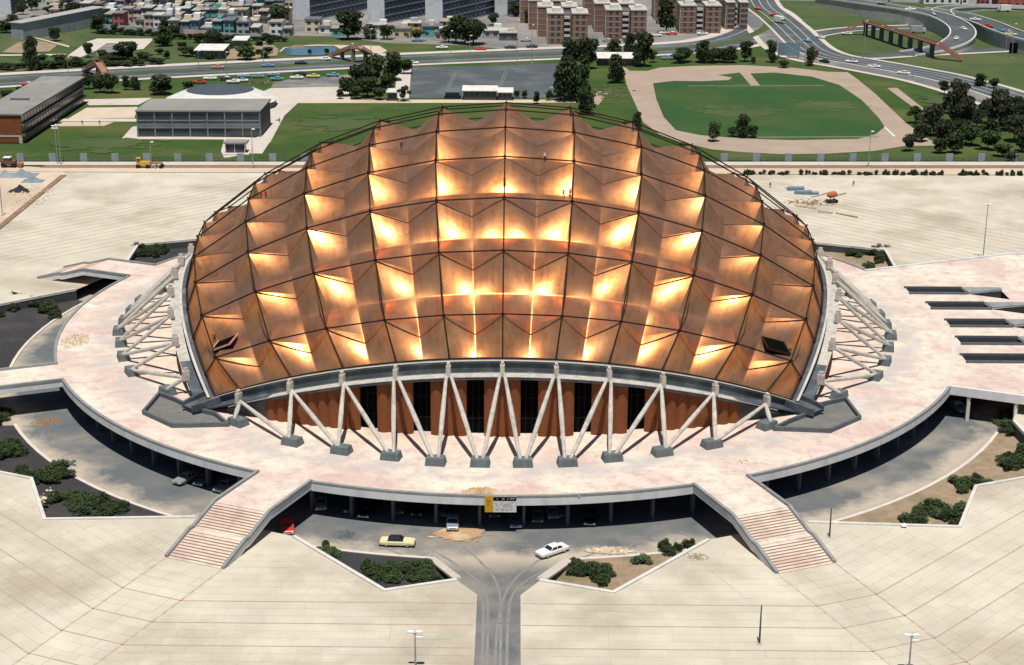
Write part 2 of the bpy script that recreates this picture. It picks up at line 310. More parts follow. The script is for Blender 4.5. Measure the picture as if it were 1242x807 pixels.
    def obj(s, name, m, parent=None, smooth=False, world=True, **tags):
        off = parent_off(parent) if (parent is not None and world) else None
        o = bpy.data.objects.new(name, s.mesh(name, m, smooth, off)); C.objects.link(o)
        if parent is not None: o.parent = parent
        for k, v in tags.items(): o[k] = v
        return o
def parent_off(p):
    o = Vector(p.location)
    while p.parent is not None: p = p.parent; o += Vector(p.location)
    return o
def thing(name, label, cat, loc=(0, 0, 0), rz=0, group=None):
    o = bpy.data.objects.new(name, None); C.objects.link(o); o.location = loc; o.rotation_euler = (0, 0, rz); o.empty_display_size = .5
    o['label'] = label; o['category'] = cat
    if group: o['group'] = group
    return o
def struct(o, label, cat=None):
    o['kind'] = 'structure'; o['label'] = label
    if cat: o['category'] = cat
    return o
def inst(me, name, parent=None, loc=(0, 0, 0), rz=0, scale=None):
    o = bpy.data.objects.new(name, me); C.objects.link(o); o.location = loc; o.rotation_euler = (0, 0, rz)
    if scale: o.scale = scale
    if parent is not None: o.parent = parent
    return o
def copy_tree(o, parent=None):
    c = o.copy(); C.objects.link(c)
    if parent is not None: c.parent = parent
    for ch in list(o.children): copy_tree(ch, c)
    return c
ORD = ['first', 'second', 'third', 'fourth', 'fifth', 'sixth', 'seventh', 'eighth', 'ninth', 'tenth', 'eleventh', 'twelfth', 'thirteenth', 'fourteenth', 'fifteenth', 'sixteenth', 'seventeenth', 'eighteenth', 'nineteenth', 'twentieth', 'twenty-first', 'twenty-second', 'twenty-third', 'twenty-fourth', 'twenty-fifth', 'twenty-sixth', 'twenty-seventh', 'twenty-eighth', 'twenty-ninth', 'thirtieth', 'thirty-first', 'thirty-second', 'thirty-third', 'thirty-fourth']
def G(pts, z=ZP): return [tuple(at(x, y, z))[:2] for x, y in pts]
CX, ROT = .6, R_(-.3)          # centre and slight turn of the eight-fold terrace layout
def pol(th, r):                # th degrees from the front (towards the camera), positive to the right
    a = R_(th) + ROT
    return (CX + r * math.sin(a), -r * math.cos(a))

# ---------------------------------------------------------------- ground, plaza, sunken ring
SECT = [(-17.6, 100.6), (-7.8, 113.7), (0, 106.3), (7.8, 113.7), (17.6, 100.6)]
FRONT = [pol(-17.6, 100.6), pol(-7.9, 114.0), pol(-3.15, 109.7), (-2.93, -114.0), (-2.93, -124.0), (2.97, -124.0), (2.97, -114.0), pol(3.0, 109.6), pol(7.9, 114.0), pol(17.6, 100.6)]
sector_pts = {}
hole = []
for k in range(8):
    c = 45 * k
    pts = FRONT if k == 0 else [pol(c + a, r) for a, r in SECT]
    sector_pts[c] = pts; hole += pts
BIG = 5000
g = MB().sheet([[(-BIG, -900), (BIG, -900), (BIG, 5200), (-BIG, 5200)], hole], ZP - .12).obj('ground', MT['grass'])
struct(g, 'wide grassy ground spreading out behind the arena to the horizon')
pz = MB().sheet([[(-330, -330), (330, -330), (330, 153), (-330, 153)], hole], ZP - .035).obj('plaza', MT['slab'])
struct(pz, 'vast pale concrete plaza round the copper domed arena')
rr = MB().prism([pol(i * 5, 119) for i in range(72)], ZR - .5, ZR).obj('ring_road', MT['asphalt'])
struct(rr, 'dusty asphalt ring road sunk below the round terrace')
def rampz(x, y): return ZR + .01 + (ZP - ZR - .02) * max(0, min(1, (-y - 100) / 22))
rmp = MB()
rows = [(-97.6, 10.2), (-100, 9.2), (-104.5, 7.6), (-109.6, 6.0), (-112, 4.4), (-114, 2.95), (-118, 2.95), (-122, 2.95), (-124, 2.95), (-330, 2.95)]
for (y0, w0), (y1, w1) in zip(rows, rows[1:]):
    rmp.add([(.02 - w0, y0, rampz(0, y0)), (.02 - w1, y1, rampz(0, y1)), (.02 + w1, y1, rampz(0, y1)), (.02 + w0, y0, rampz(0, y0))], [(0, 1, 2, 3)])
rmp.obj('approach_road', MT['asphalt'])
struct(bpy.data.objects['approach_road'], 'narrow asphalt approach road climbing out of the ring towards the viewer')

tt = []
for i, (xa, xb, xc, yc) in enumerate([(-1.3, -1.6, -11, -93.5), (.4, .2, -6, -92.5), (-.3, .8, 9, -93), (1.2, 1.6, 16, -94), (-1.9, -2.2, -20, -92)]):
    pa = [Vector((xa, -150, 0)), Vector((xa, -125, 0)), Vector((xb, -110, 0)), Vector((xb * 1.5 + (xc - xb) * .3, -101, 0)), Vector((xc, yc, 0))]
    mm = MB(); L = []
    for k in range(40):
        u = k / 39 * 3.999; q = int(u); f = u - q; P = pa[q].lerp(pa[q + 1], f); L.append(P)
    L = [(L[max(k - 3, 0)] + L[k] + L[min(k + 3, 39)]) / 3 for k in range(40)]
    for k in range(39):
        t = (L[k + 1] - L[k]).normalized(); n = Vector((t.y, -t.x, 0)) * .2
        if k == 0: mm.v += [tuple(L[0] - n), tuple(L[0] + n)]
        mm.v += [tuple(L[k + 1] - n), tuple(L[k + 1] + n)]
        mm.f.append((2 * k, 2 * k + 1, 2 * k + 3, 2 * k + 2))
    mm.v = [(x, y, (rampz(x, y) if y < -97.6 else ZR) + .014 + .001 * i) for x, y, z in mm.v]
    tt.append(mm)
for mm in tt:
    o = mm.obj('tyre_track', MT['tyre_dust']); o['kind'] = 'structure'; o['label'] = 'pale dusty tyre track worn into the approach road'; o['group'] = 'tyre tracks on the approach road'
def miter(pts):
    o = []
    for i, p in enumerate(pts):
        ns = []
        for a, b in ((pts[i - 1], p) if i else (None, None), (p, pts[i + 1]) if i < len(pts) - 1 else (None, None)):
            if a is None: continue
            t = Vector((b[0] - a[0], b[1] - a[1])).normalized(); ns.append(Vector((t.y, -t.x)))
        m = sum(ns, Vector((0, 0))); m.normalize(); o.append(tuple(m / max(.4, m.dot(ns[0]))))
    return o
names45 = {0: 'front', 45: 'right front', 90: 'right', 135: 'right rear', 180: 'rear', 225: 'left rear', 270: 'left', 315: 'left front'}
def zb(x, y):
    r = math.hypot(x - CX, y); return -5.88 + (-4.9 + 5.88) * max(0, min(1, (r - 98.4) / 15))
def bedmesh(poly):              # bed surface cut into a fine grid so that it slopes smoothly
    m = MB().sheet([poly], zb)
    return m
def fine_bed(poly, seed):
    import bmesh
    me = bedmesh(poly).mesh('garden_bed', MT['slate'])
    bm = bmesh.new(); bm.from_mesh(me); bm.normal_update()
    for _ in range(4):
        es = [e for e in bm.edges if e.calc_length() > 2.2]
        if es: bmesh.ops.subdivide_edges(bm, edges=es, cuts=1); bmesh.ops.triangulate(bm, faces=bm.faces[:])
    rn = random.Random(seed)
    for v in bm.verts: v.co.z = zb(v.co.x, v.co.y) + (rn.uniform(-.12, .12) if not v.is_boundary else -.02)
    bm.to_mesh(me); bm.free(); return me
beds = []
for k in range(8):
    c = 45 * k; pts = sector_pts[c]
    if k == 0: runs = [pts[:3], pts[7:]]
    else: runs = [pts]
    wm = MB(); fm_ = MB()
    for run in runs:
        o = miter(run)
        wm.sweep([(x, y, ZP) for x, y in run], [(0, -.3), (.55, -.3), (.55, .24), (0, .24)], o); fm_.sweep([(x, y, ZP) for x, y in run], [(.06, -3.0), (.5, -3.0), (.5, -.301), (.06, -.301)], o)
    if k == 0:
        for run in (pts[2:5], pts[5:8]):
            for a_, b_ in zip(run, run[1:]): fm_.add([(*a_, ZR - .2), (*b_, ZR - .2), (*b_, ZP + .001), (*a_, ZP + .001)], [(0, 1, 2, 3)])
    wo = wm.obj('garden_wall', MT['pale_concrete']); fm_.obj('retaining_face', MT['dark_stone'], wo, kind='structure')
    struct(wo, f'low pale zigzag wall edging the plaza in the {names45[c]} sector')
    arc = lambda a, b, r=98.5, n=12: [pol(a + (b - a) * i / n, r) for i in range(n + 1)]
    if k == 0:
        polys = [([pts[0], pts[1], pts[2]] + arc(-6.0, -17.2), 'slate', 'left half of the front sector'), ([pts[9], pts[8], pts[7]] + arc(6.0, 17.2), 'dry_soil', 'right half of the front sector')]
    elif k == 2: polys = []
    else: polys = [(pts + arc(c + 17.4, c - 17.4), 'dry_soil' if k in (1, 3) else 'slate', f'{names45[c]} sector')]
    for poly, mname, where in polys:
        if sum(poly[i - 1][0] * poly[i][1] - poly[i][0] * poly[i - 1][1] for i in range(len(poly))) < 0: poly = poly[::-1]
        me = fine_bed(poly, k); me.materials[0] = MT[mname]
        b = bpy.data.objects.new('garden_bed', me); C.objects.link(b)
        struct(b, f'{"dark slate" if mname == "slate" else "dry tan soil"} planting bed in the {where}')
        # kerb along the road
        path = [(x, y, ZR) for x, y in (arc(-6.0, -17.6, 98.3) if (k == 0 and mname == 'slate') else arc(6.0, 17.6, 98.3) if k == 0 else arc(c - 17.6, c + 17.6, 98.3))]
        outs = [((x - CX) / math.hypot(x - CX, y), y / math.hypot(x - CX, y)) for x, y, z in path]
        MB().sweep(path, [(-.35, .0), (.25, .0), (.25, .2), (-.35, .2)], outs).obj('kerb', MT['deck_ring'], b, kind='structure')
for sx in (-1, 1):              # kerb flares either side of the approach road
    a = Vector((*pol(sx * 6.0, 98.3), ZR + .12)); bq = Vector((*pol(sx * 3.1, 109.5), ZP + .05))
    o = MB().bar(a, bq, 1.5 if sx > 0 else 1.2, .3).obj('kerb', MT['pavement'])
    struct(o, f'broad pale kerb on the {"right" if sx > 0 else "left"} side of the approach road mouth')

# light sand drifts lying on the ring road
for i, (x, y, rx, ry, mt) in enumerate([(556, 647, 31, 8, 'orange_earth')]):
    rn = random.Random(i); p = at(x, y, ZR + .012); k = mpp(p)
    sm = MB()
    for q in range(230):
        ga, gb = rn.gauss(0, .42), rn.gauss(0, .42); cx_, cy_ = p.x + ga * rx * k, p.y + gb * ry * k / .33; sz = rn.uniform(.25, 1.3) * max(.25, 1 - (ga * ga + gb * gb)) * rx / 26
        if cx_ ** 2 + cy_ ** 2 < 89 ** 2 and i == 0 and False: continue
        n5 = rn.randint(5, 8); sm.sheet([[(cx_ + math.cos(2 * PI * t / n5) * sz * rn.uniform(.5, 1.4) * 1.5, cy_ + math.sin(2 * PI * t / n5) * sz * rn.uniform(.5, 1.3)) for t in range(n5)]], ZR + .012 + .0005 * q)
    o = sm.obj('sand_drift', MT[mt], kind='stuff')
    o['label'] = ['orange earth spilled on the road below the terrace', 'pale rubble strip beside the right front planting bed', 'tan sand spread over the left end of the ring road', 'pale dust along the left kerb', 'pale sand at the right end of the ring road', 'pale dust along the right kerb', 'pale dust beside the yellow car'][i]; o['category'] = 'sand'

# round terrace
N = 240
disc = [pol(360 * i / N, 88.8) for i in range(N)]
pt_ = thing('round_terrace', 'raised pink paved round terrace carrying the copper domed arena', 'terrace'); pt_['kind'] = 'structure'
MB().prism(disc, -1.2, 0).obj('paving', MT['deck'], pt_)
# pale ring course set in the paving
ring = MB()
for i in range(N):
    a, b = 360 * i / N, 360 * (i + 1) / N
    if not 64 < a < 116: continue
    ring.add([(*pol(a, 87.2), .004), (*pol(a, 88.1), .004), (*pol(b, 88.1), .004), (*pol(b, 87.2), .004)], [(0, 1, 2, 3)])
ring.obj('ring_course', MT['deck_ring'], pt_)
for k in range(8):
    c = 45 * k
    if k == 2: continue
    A = [c - 19.35 + 38.7 * i / 28 for i in range(29)]
    path = [(*pol(a, 88.8), 0) for a in A]; outs = [(math.sin(R_(a) + ROT), -math.cos(R_(a) + ROT)) for a in A]
    MB().sweep(path, [(-.4, .002), (.12, .002), (.12, .26), (-.4, .26)], outs).obj('parapet', MT['rail'], pt_)
    MB().sweep(path, [(-.3, -1.35), (.06, -1.35), (.06, -.0), (-.3, -.0)], outs).obj('fascia', MT['fascia'], pt_)
cm = MB().box(-.22, .22, -.4, .4, ZR, -1.22).mesh('column', MT['dark_concrete'])  # darker concrete stands in for the shade under the terrace
MB().prism([pol(360 * i / 120, 88.3) for i in range(120)], -1.3, -1.21).obj('shade_soffit', MT['inner'], pt_)  # dark sheet added below the slab to cut light bounced off it
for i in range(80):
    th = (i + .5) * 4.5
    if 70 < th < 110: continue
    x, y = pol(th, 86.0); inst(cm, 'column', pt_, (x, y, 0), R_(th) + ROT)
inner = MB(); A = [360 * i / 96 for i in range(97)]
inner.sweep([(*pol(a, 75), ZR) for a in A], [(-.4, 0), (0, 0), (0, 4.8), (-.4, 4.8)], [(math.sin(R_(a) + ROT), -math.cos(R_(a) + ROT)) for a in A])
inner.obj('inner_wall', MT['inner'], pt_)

# stairs, one template copied round
def stair_meshes():
    st = []
    prof = [(88.4, 0), (100.9, 0), (106.7, -1.7), (107.9, -1.7), (113.8, -3.42)]
    flat = MB().box(-4.5, 4.5, -100.9, -88.3, -.9, .006).mesh('landing', MT['deck'])
    land2 = MB().box(-4.5, 4.5, -107.9, -106.7, -2.3, -1.7).mesh('landing', MT['deck'])
    step = MB().box(-4.5, 4.5, -.6, 0, -.62, 0).mesh('step', MT['deck']); step.materials.append(MT['red_strip'])
    for p in step.polygons:
        if p.normal.y < -.5: p.material_index = 1
    nose = MB().box(-4.5, 4.5, -.62, -.50, .002, .012).mesh('nosing', MT['red_strip'])
    rails = []
    for s in (-1, 1):
        m = MB(); m.sweep([(s * 4.75, -r, z) for r, z in prof], [(-.25, .0), (.25, .0), (.25, .42), (-.25, .42)], [(1, 0)] * 5); rails.append(m.mesh('parapet', MT['rail']))
        m = MB(); m.sweep([(s * 4.68, -r, z) for r, z in prof], [(-.2, -1.15), (.22, -1.15), (.22, -.001), (-.2, -.001)], [(1, 0)] * 5); rails.append(m.mesh('fascia', MT['fascia']))
    return flat, land2, step, nose, rails
flat_m, land_m, step_m, nose_m, rail_m = stair_meshes()
for k in range(8):
    c = 22.5 + 45 * k
    if k in (1, 2): continue
    root = thing('stairs', f'broad pink stair with pale side walls going down to the plaza, {["front right", "", "", "rear right", "rear left", "left rear", "left front", "front left"][k]}', 'stairs', (CX, 0, 0), R_(c) + ROT); root['kind'] = 'structure'
    inst(flat_m, 'landing', root); inst(land_m, 'landing', root)
    for j in range(20):
        r = 100.9 + .58 * j if j < 10 else 107.9 + .59 * (j - 10)
        s = inst(step_m, 'step', root, (0, -r, -.17 * (j + 1) if j < 10 else -1.7 - .17 * (j - 9)))
        inst(nose_m, 'nosing', s)
    for m in rail_m: inst(m, m.name.split('.')[0], root)

# right-hand terrace extension with five sunken slots
def lp(c, x, r):                # x across, r outwards along direction c
    a = R_(c) + ROT; return (CX + x * math.cos(a) + r * math.sin(a), x * math.sin(a) - r * math.cos(a))
fr0, fr1 = lp(67.5, -4.9, 88.2), lp(67.5, -4.9, 128); bk0, bk1 = lp(112.5, 4.9, 88.2), lp(112.5, 4.9, 128)
arcp = [pol(a, 88.4) for a in [64.3 + (115.7 - 64.3) * i / 24 for i in range(25)]]
outer = [fr0, fr1, (136, -46), (140, 52), bk1, bk0] + arcp[::-1][1:-1]
slots = [(86.6, 22.0), (88.6, 11.0), (89.6, -1.0), (88.9, -12.2), (87.1, -23.0)]
def slot_poly(x, y): return [(x, y - 2.0), (x + 12.5, y - 2.0), (x + 20.3, y - 5.8), (x + 20.3, y + .7), (x + 12.7, y - 1.7), (x + 12, y + 2.1), (x, y + 2.1)]
te = thing('side_terrace', 'pink paved terrace with five dark sunken slots on the right of the arena', 'terrace', (110, 0, 0)); te['kind'] = 'structure'
MB().sheet([outer] + [slot_poly(*s)[::-1] for s in slots], .004).obj('paving', MT['deck'], te)
m = MB()
for run in ([fr0, fr1, (136, -46), (140, 52)], [(140, 52), bk1, bk0]):
    o = miter(run)
    m.sweep([(x, y, 0) for x, y in run], [(-.5, -1.3), (.1, -1.3), (.1, .32), (-.5, .32)], o)
m.obj('parapet', MT['fascia'], te)
for s in slots:
    sp = slot_poly(*s); m = MB(); n = len(sp)
    for i in range(n):
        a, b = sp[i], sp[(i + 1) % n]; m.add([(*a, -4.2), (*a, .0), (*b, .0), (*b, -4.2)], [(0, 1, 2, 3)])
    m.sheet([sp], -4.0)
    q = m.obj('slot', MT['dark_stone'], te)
    x, y = s
    MB().prism([(x - .3, y - 2.4), (x + 12.4, y - 2.4), (x + 12.4, y - 2.0), (x - .3, y - 2.0)], 0, .45).obj('kerb', MT['dark_concrete'], te)
    MB().prism([(x - .35, y + 2.1), (x + 12, y + 2.1), (x + 12, y + 2.45), (x - .35, y + 2.45)], 0, .4).obj('kerb', MT['dark_concrete'], te)
    MB().prism([(x + 12.05, y + 2.45), (x + 12.75, y - 1.5), (x + 20.5, y + .85), (x + 20.5, y + 2.45)], 0.006, .28).obj('hood', MT['rail'], te)
for i in range(4):
    x, y = lp(67.5, -4.5, 92 + 8.2 * i); MB().box(x - .3, x + .3, y - .3, y + .3, ZR, -1.3).obj('column', MT['pale_concrete'], te)
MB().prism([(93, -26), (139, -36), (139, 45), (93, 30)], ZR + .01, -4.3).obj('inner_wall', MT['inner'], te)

# cement dust round the footings, debris on the deck
foot_xy = [(3.4, -76.5), (10.45, -76.1), (17.7, -74.0), (25.9, -71.6), (34.3, -68.1), (44.6, -59.5)]

# plaza slabs and red strips
def inpoly(p, poly):
    x, y = p; r = False
    for i in range(len(poly)):
        (x0, y0), (x1, y1) = poly[i - 1], poly[i]
        if (y0 > y) != (y1 > y) and x < (x1 - x0) * (y - y0) / (y1 - y0) + x0: r = not r
    return r
def proj(P):
    d = Vector(P) - Vector((CAM_X, -CAM_D, CAM_H)); z = d.dot(fwd); return 621 + F_PX * d.dot(r2) / z, 403.5 - F_PX * d.dot(u2) / z
slabs = []
def ok(p): return not inpoly(p, hole) and not (abs(p[0] - .02) < 3.05 and p[1] < -100)
rs = random.Random(3)
for c in (-45, 0, 45, -22.5, 22.5):
    strip = abs(abs(c) - 22.5) < 1
    for row in range(-8, 30):
        if strip: a0 = 124.2 - 1.9 * 0 + 6.62 * (row // 3) + 2.2067 * (row % 3); dep = 2.2067
        else: a0 = 116.6 + 6.15 * (row // 3) + 2.05 * (row % 3); dep = 2.05
        if strip and a0 < 113.9: continue
        if not strip and a0 < 100: continue
        tm = 4.55 if strip else (a0 + dep / 2) * .4142 - 4.98
        t = -tm + .15; 
        while t < tm - .2:
            L = min(rs.choice((2.9, 3.6, 4.4, 5.2, 6.0)) if not strip else rs.choice((3.0, 4.5)), tm - t)
            if tm - t - L < 1.2: L = tm - t
            g0 = .17 if row % 3 == 0 else .035
            cx_, cy_ = lp(c, t + L / 2, a0 + dep / 2 + (g0 - .035) / 2)
            q = [lp(c, t + u * L, a0 + v * dep) for u in (0, 1) for v in (0, 1)]
            if all(ok(z) for z in q):
                u_, v_ = proj((cx_, cy_, ZP))
                if -40 < u_ < 1282 and v_ < 840: slabs.append((v_, cx_, cy_, R_(c) + ROT, L - .035, dep - g0 - .01))
            t += L
slabs.sort(key=lambda s: -s[0])
unit = MB().box(-.5, .5, -.5, .5, -.12, 0).mesh('paving_slab', MT['slab'])
for v_, x, y, rz, L, dp in slabs[:290]:
    inst(unit, 'paving_slab', pz, (x, y, ZP + rs.uniform(-.004, .006)), rz, (L, dp, 1))
m = MB()
for v_, x, y, rz, L, dp in slabs[290:]:
    a, b = math.cos(rz), math.sin(rz); zt = ZP + rs.uniform(-.004, .006)
    cs = [(x + a * u * L / 2 - b * v * dp / 2, y + b * u * L / 2 + a * v * dp / 2) for u, v in ((-1, -1), (1, -1), (1, 1), (-1, 1))]
    m.hexa([(*p, zt - .1) for p in cs] + [(*p, zt) for p in cs])
m.obj('paving_slabs', MT['slab'], pz, kind='stuff')
def strip_line(c, t0, t1, r0, r1, wd=.17, mt='red_strip', nm='red_strip'):
    a, b = lp(c, t0, r0), lp(c, t1, r1)
    MB().bar((*a, ZP - .02), (*b, ZP - .02), wd, .052).obj(nm, MT[mt], pz)
for k in range(0, 9):
    a = 116.6 + 6.15 * k; tm = a * .4142 - 4.98
    for c in (-45, 0, 45):
        if c == 0: strip_line(0, -tm, -3.2, a, a); strip_line(0, 3.2, tm, a, a)
        else: strip_line(c, -tm, tm, a, a)
    for c in (-22.5, 22.5): strip_line(c, -4.6, 4.6, 124.2 + 6.62 * k, 124.2 + 6.62 * k)
for c in (-22.5, 22.5):
    for s in (-1, 1): strip_line(c, s * 4.75, s * 4.75, 113.9, 185)
for (x0, y0, x1, y1) in ((735, 722, 741, 812), (478, 724, 472, 780), (828, 666, 905, 726)):
    a_, b_ = at(x0, y0, ZP + .012), at(x1, y1, ZP + .012); MB().bar(a_, b_, .07, .02).obj('expansion_joint', MT['joint'], pz)
for c in (-90, 90, -135, 135):  # faint joints on the plaza beside and behind the arena
    for k in range(0, 28):
        a = 116.6 + 3.075 * k; tm = a * .4142 - 4.98
        p0, p1 = lp(c, -tm, a), lp(c, tm, a)
        if max(p0[1], p1[1]) > 152: continue
        strip_line(c, -tm, tm, a, a, .12, 'joint' if k % 2 else 'red_strip', 'joint_strip')

# ---------------------------------------------------------------- the arena
DL, RS, ZC, DIP = .14642, 89.25, -46.574, 3.6
EDGE = 5.5 * DL
def sph(a, b, h=0):
    ta, tb = math.tan(a), math.tan(b); n = math.sqrt(ta * ta + tb * tb + 1)
    r = RS * (1 - .0298 * (ta * tb / n / n) ** 2) + h
    return Vector((ta / n * r, tb / n * r, r / n + ZC))
def lift(f):                    # 1 on an arch line, 0 on a mid line; the valley is slightly rounded
    u = 2 * min(f % 1, 1 - f % 1); e = .016
    return (math.sqrt((1 - u) ** 2 + e * e) - e) / (math.sqrt(1 + e * e) - e)
def dip(fa, fb): return -DIP * (1 - lift(fa) * lift(fb))
arena = thing('sports_arena', 'huge copper domed arena with faceted roof on white V shaped supports', 'arena', (0, 0, 0))
bnd = [-5.5] + list(range(-5, 6)) + [5.5]
FR = [0, .08, .18, .28, .37, .43, .47, .488, .5]
FR = FR + [1 - f for f in FR[-2::-1]]
for i in range(12):
    for j in range(12):
        def ticks(a0, a1):
            lo = 0 if a0 == int(a0) else .5; hi = 1 if a1 == int(a1) else .5
            return [math.floor(a0) + f for f in FR if lo <= f <= hi]
        A = ticks(bnd[i], bnd[i + 1]); B = ticks(bnd[j], bnd[j + 1])
        m = MB(); m.uv = []
        for fa in A:
            for fb in B:
                m.v.append(tuple(sph(fa * DL, fb * DL, dip(fa, fb)))); m.uv.append((fa * 12.4, fb * 12.4))
        nb = len(B)
        for p in range(len(A) - 1):
            for q in range(nb - 1): k = p * nb + q; m.f.append((k, k + nb, k + nb + 1, k + 1))
        o = m.obj('roof_panel', MT['copper'], arena, smooth=True)
# arch tubes: straight chords node to node
for d in (0, 1):
    for i in range(-5, 6):
        pts = []
        for j in [-5.5] + list(range(-5, 6)) + [5.5]:
            a, b = (i, j) if d == 0 else (j, i)
            pts.append(sph(a * DL, b * DL, .2))
        pts[0] = sph(*( (i * DL, -EDGE) if d == 0 else (-EDGE, i * DL)), -DIP + .3); pts[-1] = sph(*((i * DL, EDGE) if d == 0 else (EDGE, i * DL)), -DIP + .3)
        MB().tube(pts, .13, 6).obj('arch_tube', MT['tube'], arena)
nm = MB().tube([(0, 0, -.3), (0, 0, .6)], .14, 6).tube([(0, 0, .05), (0, 0, .32)], .3, 8).mesh('roof_node', MT['tube'])
for i in range(-5, 6):
    for j in range(-5, 6):
        p = sph(i * DL, j * DL, 0); o = inst(nm, 'roof_node', arena, p)
        o.rotation_euler = (p - Vector((0, 0, ZC))).to_track_quat('Z', 'Y').to_euler()

# one side built facing the viewer (towards -y); copied round by quarter turns
NE = 48
AE = [-EDGE + 2 * EDGE * k / NE for k in range(NE + 1)]
ep = [sph(a, -EDGE, -DIP) for a in AE]
def outv(k):
    t = (ep[min(k + 1, NE)] - ep[max(k - 1, 0)]); v = Vector((t.y, -t.x, 0)).normalized(); return v
eo = [outv(k) for k in range(NE + 1)]
def edge_at(x):
    for k in range(NE):
        if ep[k].x <= x <= ep[k + 1].x:
            u = (x - ep[k].x) / (ep[k + 1].x - ep[k].x); return ep[k].lerp(ep[k + 1], u), eo[k].lerp(eo[k + 1], u).normalized()
    return (ep[0], eo[0]) if x < 0 else (ep[-1], eo[-1])
def taper(k): return min(1, .55 + .45 * min(k, NE - k) / 6)
bprof = lambda k: [(o, z * taper(k)) for o, z in [(0, -2.5), (3.1, -2.5), (3.1, -2.05), (1.25, -2.05), (1.05, -1.8), (1.05, -.25), (1.35, -.2), (1.35, .12), (-.1, .12)]]
gutter = MB().sweep([p + Vector((0, 0, .12)) for p in ep], [(-.3, 0), (.25, 0), (.25, .16), (-.3, .16)], eo).mesh('gutter', MT['tube'])
beam = MB().sweep(ep, bprof, eo).mesh('edge_beam', MT['beam'])
lip = MB().sweep([p + Vector((0, 0, 0)) for p in ep[2:-2]], [(1.27, -2.045), (3.2, -2.045), (3.2, -1.93), (1.27, -1.93)], eo[2:-2]).mesh('beam_ledge', MT['white_concrete'])  # pale strip painting the sunlit top of the lower flange
cap = MB().sweep(ep, [(.95, .125), (1.4, .125), (1.4, .2), (.95, .2)], eo).mesh('beam_cap', MT['concrete'])
def shaft(m, a, b, w0, w1, n=8):
    a, b = Vector(a), Vector(b); return m.tube([a, a.lerp(b, .1), a.lerp(b, .5), a.lerp(b, .92), b], [w0, w0 * 1.1, w1, w0 * 1.15, w0], n)
apex = []
for i in range(-5, 6):
    tx = math.copysign([0, 8.8, 17.5, 26.5, 35.55, 44.85][abs(i)], i); x = tx
    for _ in range(6): p, o = edge_at(x); x += tx - (p.x + o.x * 3.35)
    apex.append((p, o))
feet = [Vector((s * x, y, 0)) for s, fs in ((-1, foot_xy[::-1]), (1, foot_xy)) for x, y in fs]
feet = sorted(feet, key=lambda v: v.x)
sup = []                        # list of (name, mesh)
for i, (p, o) in enumerate(apex):
    yaw = math.atan2(o.x, -o.y)
    top = p + o * 3.35; m = MB()
    hw = .48
    t = Vector((math.cos(yaw), math.sin(yaw), 0))
    def blk(o0, o1, z0, z1, w, m=m, p=p, o=o, t=t):
        q = [p + o * oo + t * ww for oo, ww in ((o1, -w), (o1, w), (o0, w), (o0, -w))]
        m.hexa([(*v.xy, v.z + z0) for v in q] + [(*v.xy, v.z + z1) for v in q])
    blk(2.55, 3.8, -1.7, .1, .36); blk(2.8, 3.6, .1, .65, .24)
    sup.append(('support_head', m.mesh('support_head', MT['white_concrete'])))
    base = Vector((*(p + o * 3.3).xy, p.z - 1.3))
    for f in (feet[i], feet[i + 1]):
        side = -1 if f.x < base.x else 1
        m = shaft(MB(), base + t * .32 * side, f + Vector((-side * .45, .1, 1.0)), .27, .42)
        sup.append(('leg', m.mesh('leg', MT['white_concrete'])))
for i, f in enumerate(feet):
    th = math.atan2(f.x, -f.y); n_ = Vector((math.sin(th), -math.cos(th))); t_ = Vector((-n_.y, n_.x))
    m = MB(); b = [Vector(f.xy) + n_ * u + t_ * v for u, v in ((.9, -1.6), (.9, 1.6), (-1.4, 1.6), (-1.4, -1.6))]; c2 = [Vector(f.xy) + n_ * u + t_ * v for u, v in ((.75, -1.45), (.75, 1.45), (-1.1, 1.35), (-1.1, -1.35))]
    m.hexa([(*v, 0) for v in b] + [(*v, 1.25) for v in c2])
    sup.append(('footing', m.mesh('footing', MT['foot_concrete'])))
# facade under the beam: brick piers with dark glazing between
def wall_pt(x):
    p, o = edge_at(x); return Vector((*(p + o * 2.1).xy, 0)), p.z - 2.45, o
SPX = apex[5][0].x
ax = [p.x + o.x * 2.4 for p, o in apex]
def pier_mesh(xa, xb, nfl):
    m = MB(); pts = []
    for k in range(nfl * 4 + 1):
        x = xa + (xb - xa) * k / (nfl * 4); q, zt, o = wall_pt(x); d = (0, .32, .45, .32)[k % 4]
        pts.append((q.xy + o.xy * d, zt))
    b = len(m.v); n = len(pts)
    for (q, zt) in pts: m.v += [(q.x, q.y, -.05), (q.x, q.y, zt)]
    for k in range(n - 1): m.f.append((b + 2 * k, b + 2 * k + 2, b + 2 * k + 3, b + 2 * k + 1))
    for e in (0, n - 1):        # returns
        q, zt = pts[e]; i0 = len(m.v); m.v += [(q.x, q.y + 1.4, -.05), (q.x, q.y + 1.4, zt)]
        m.f.append((b + 2 * e, b + 2 * e + 1, i0 + 1, i0) if e == 0 else (b + 2 * e + 1, b + 2 * e, i0, i0 + 1))
    return m.mesh('brick_pier', MT['brick'])
wins = []
edges_x = []
gaps = [((ax[i] + ax[i + 1]) / 2, 1.42) for i in range(2, 8)]
xs = [-39.4] + [v for g_, h_ in gaps for v in (g_ - h_, g_ + h_)] + [39.4]
fac = []
for k in range(0, len(xs), 2):
    L = xs[k + 1] - xs[k]; fac.append(('brick_pier', pier_mesh(xs[k], xs[k + 1], max(2, round(L / 1.9)))))
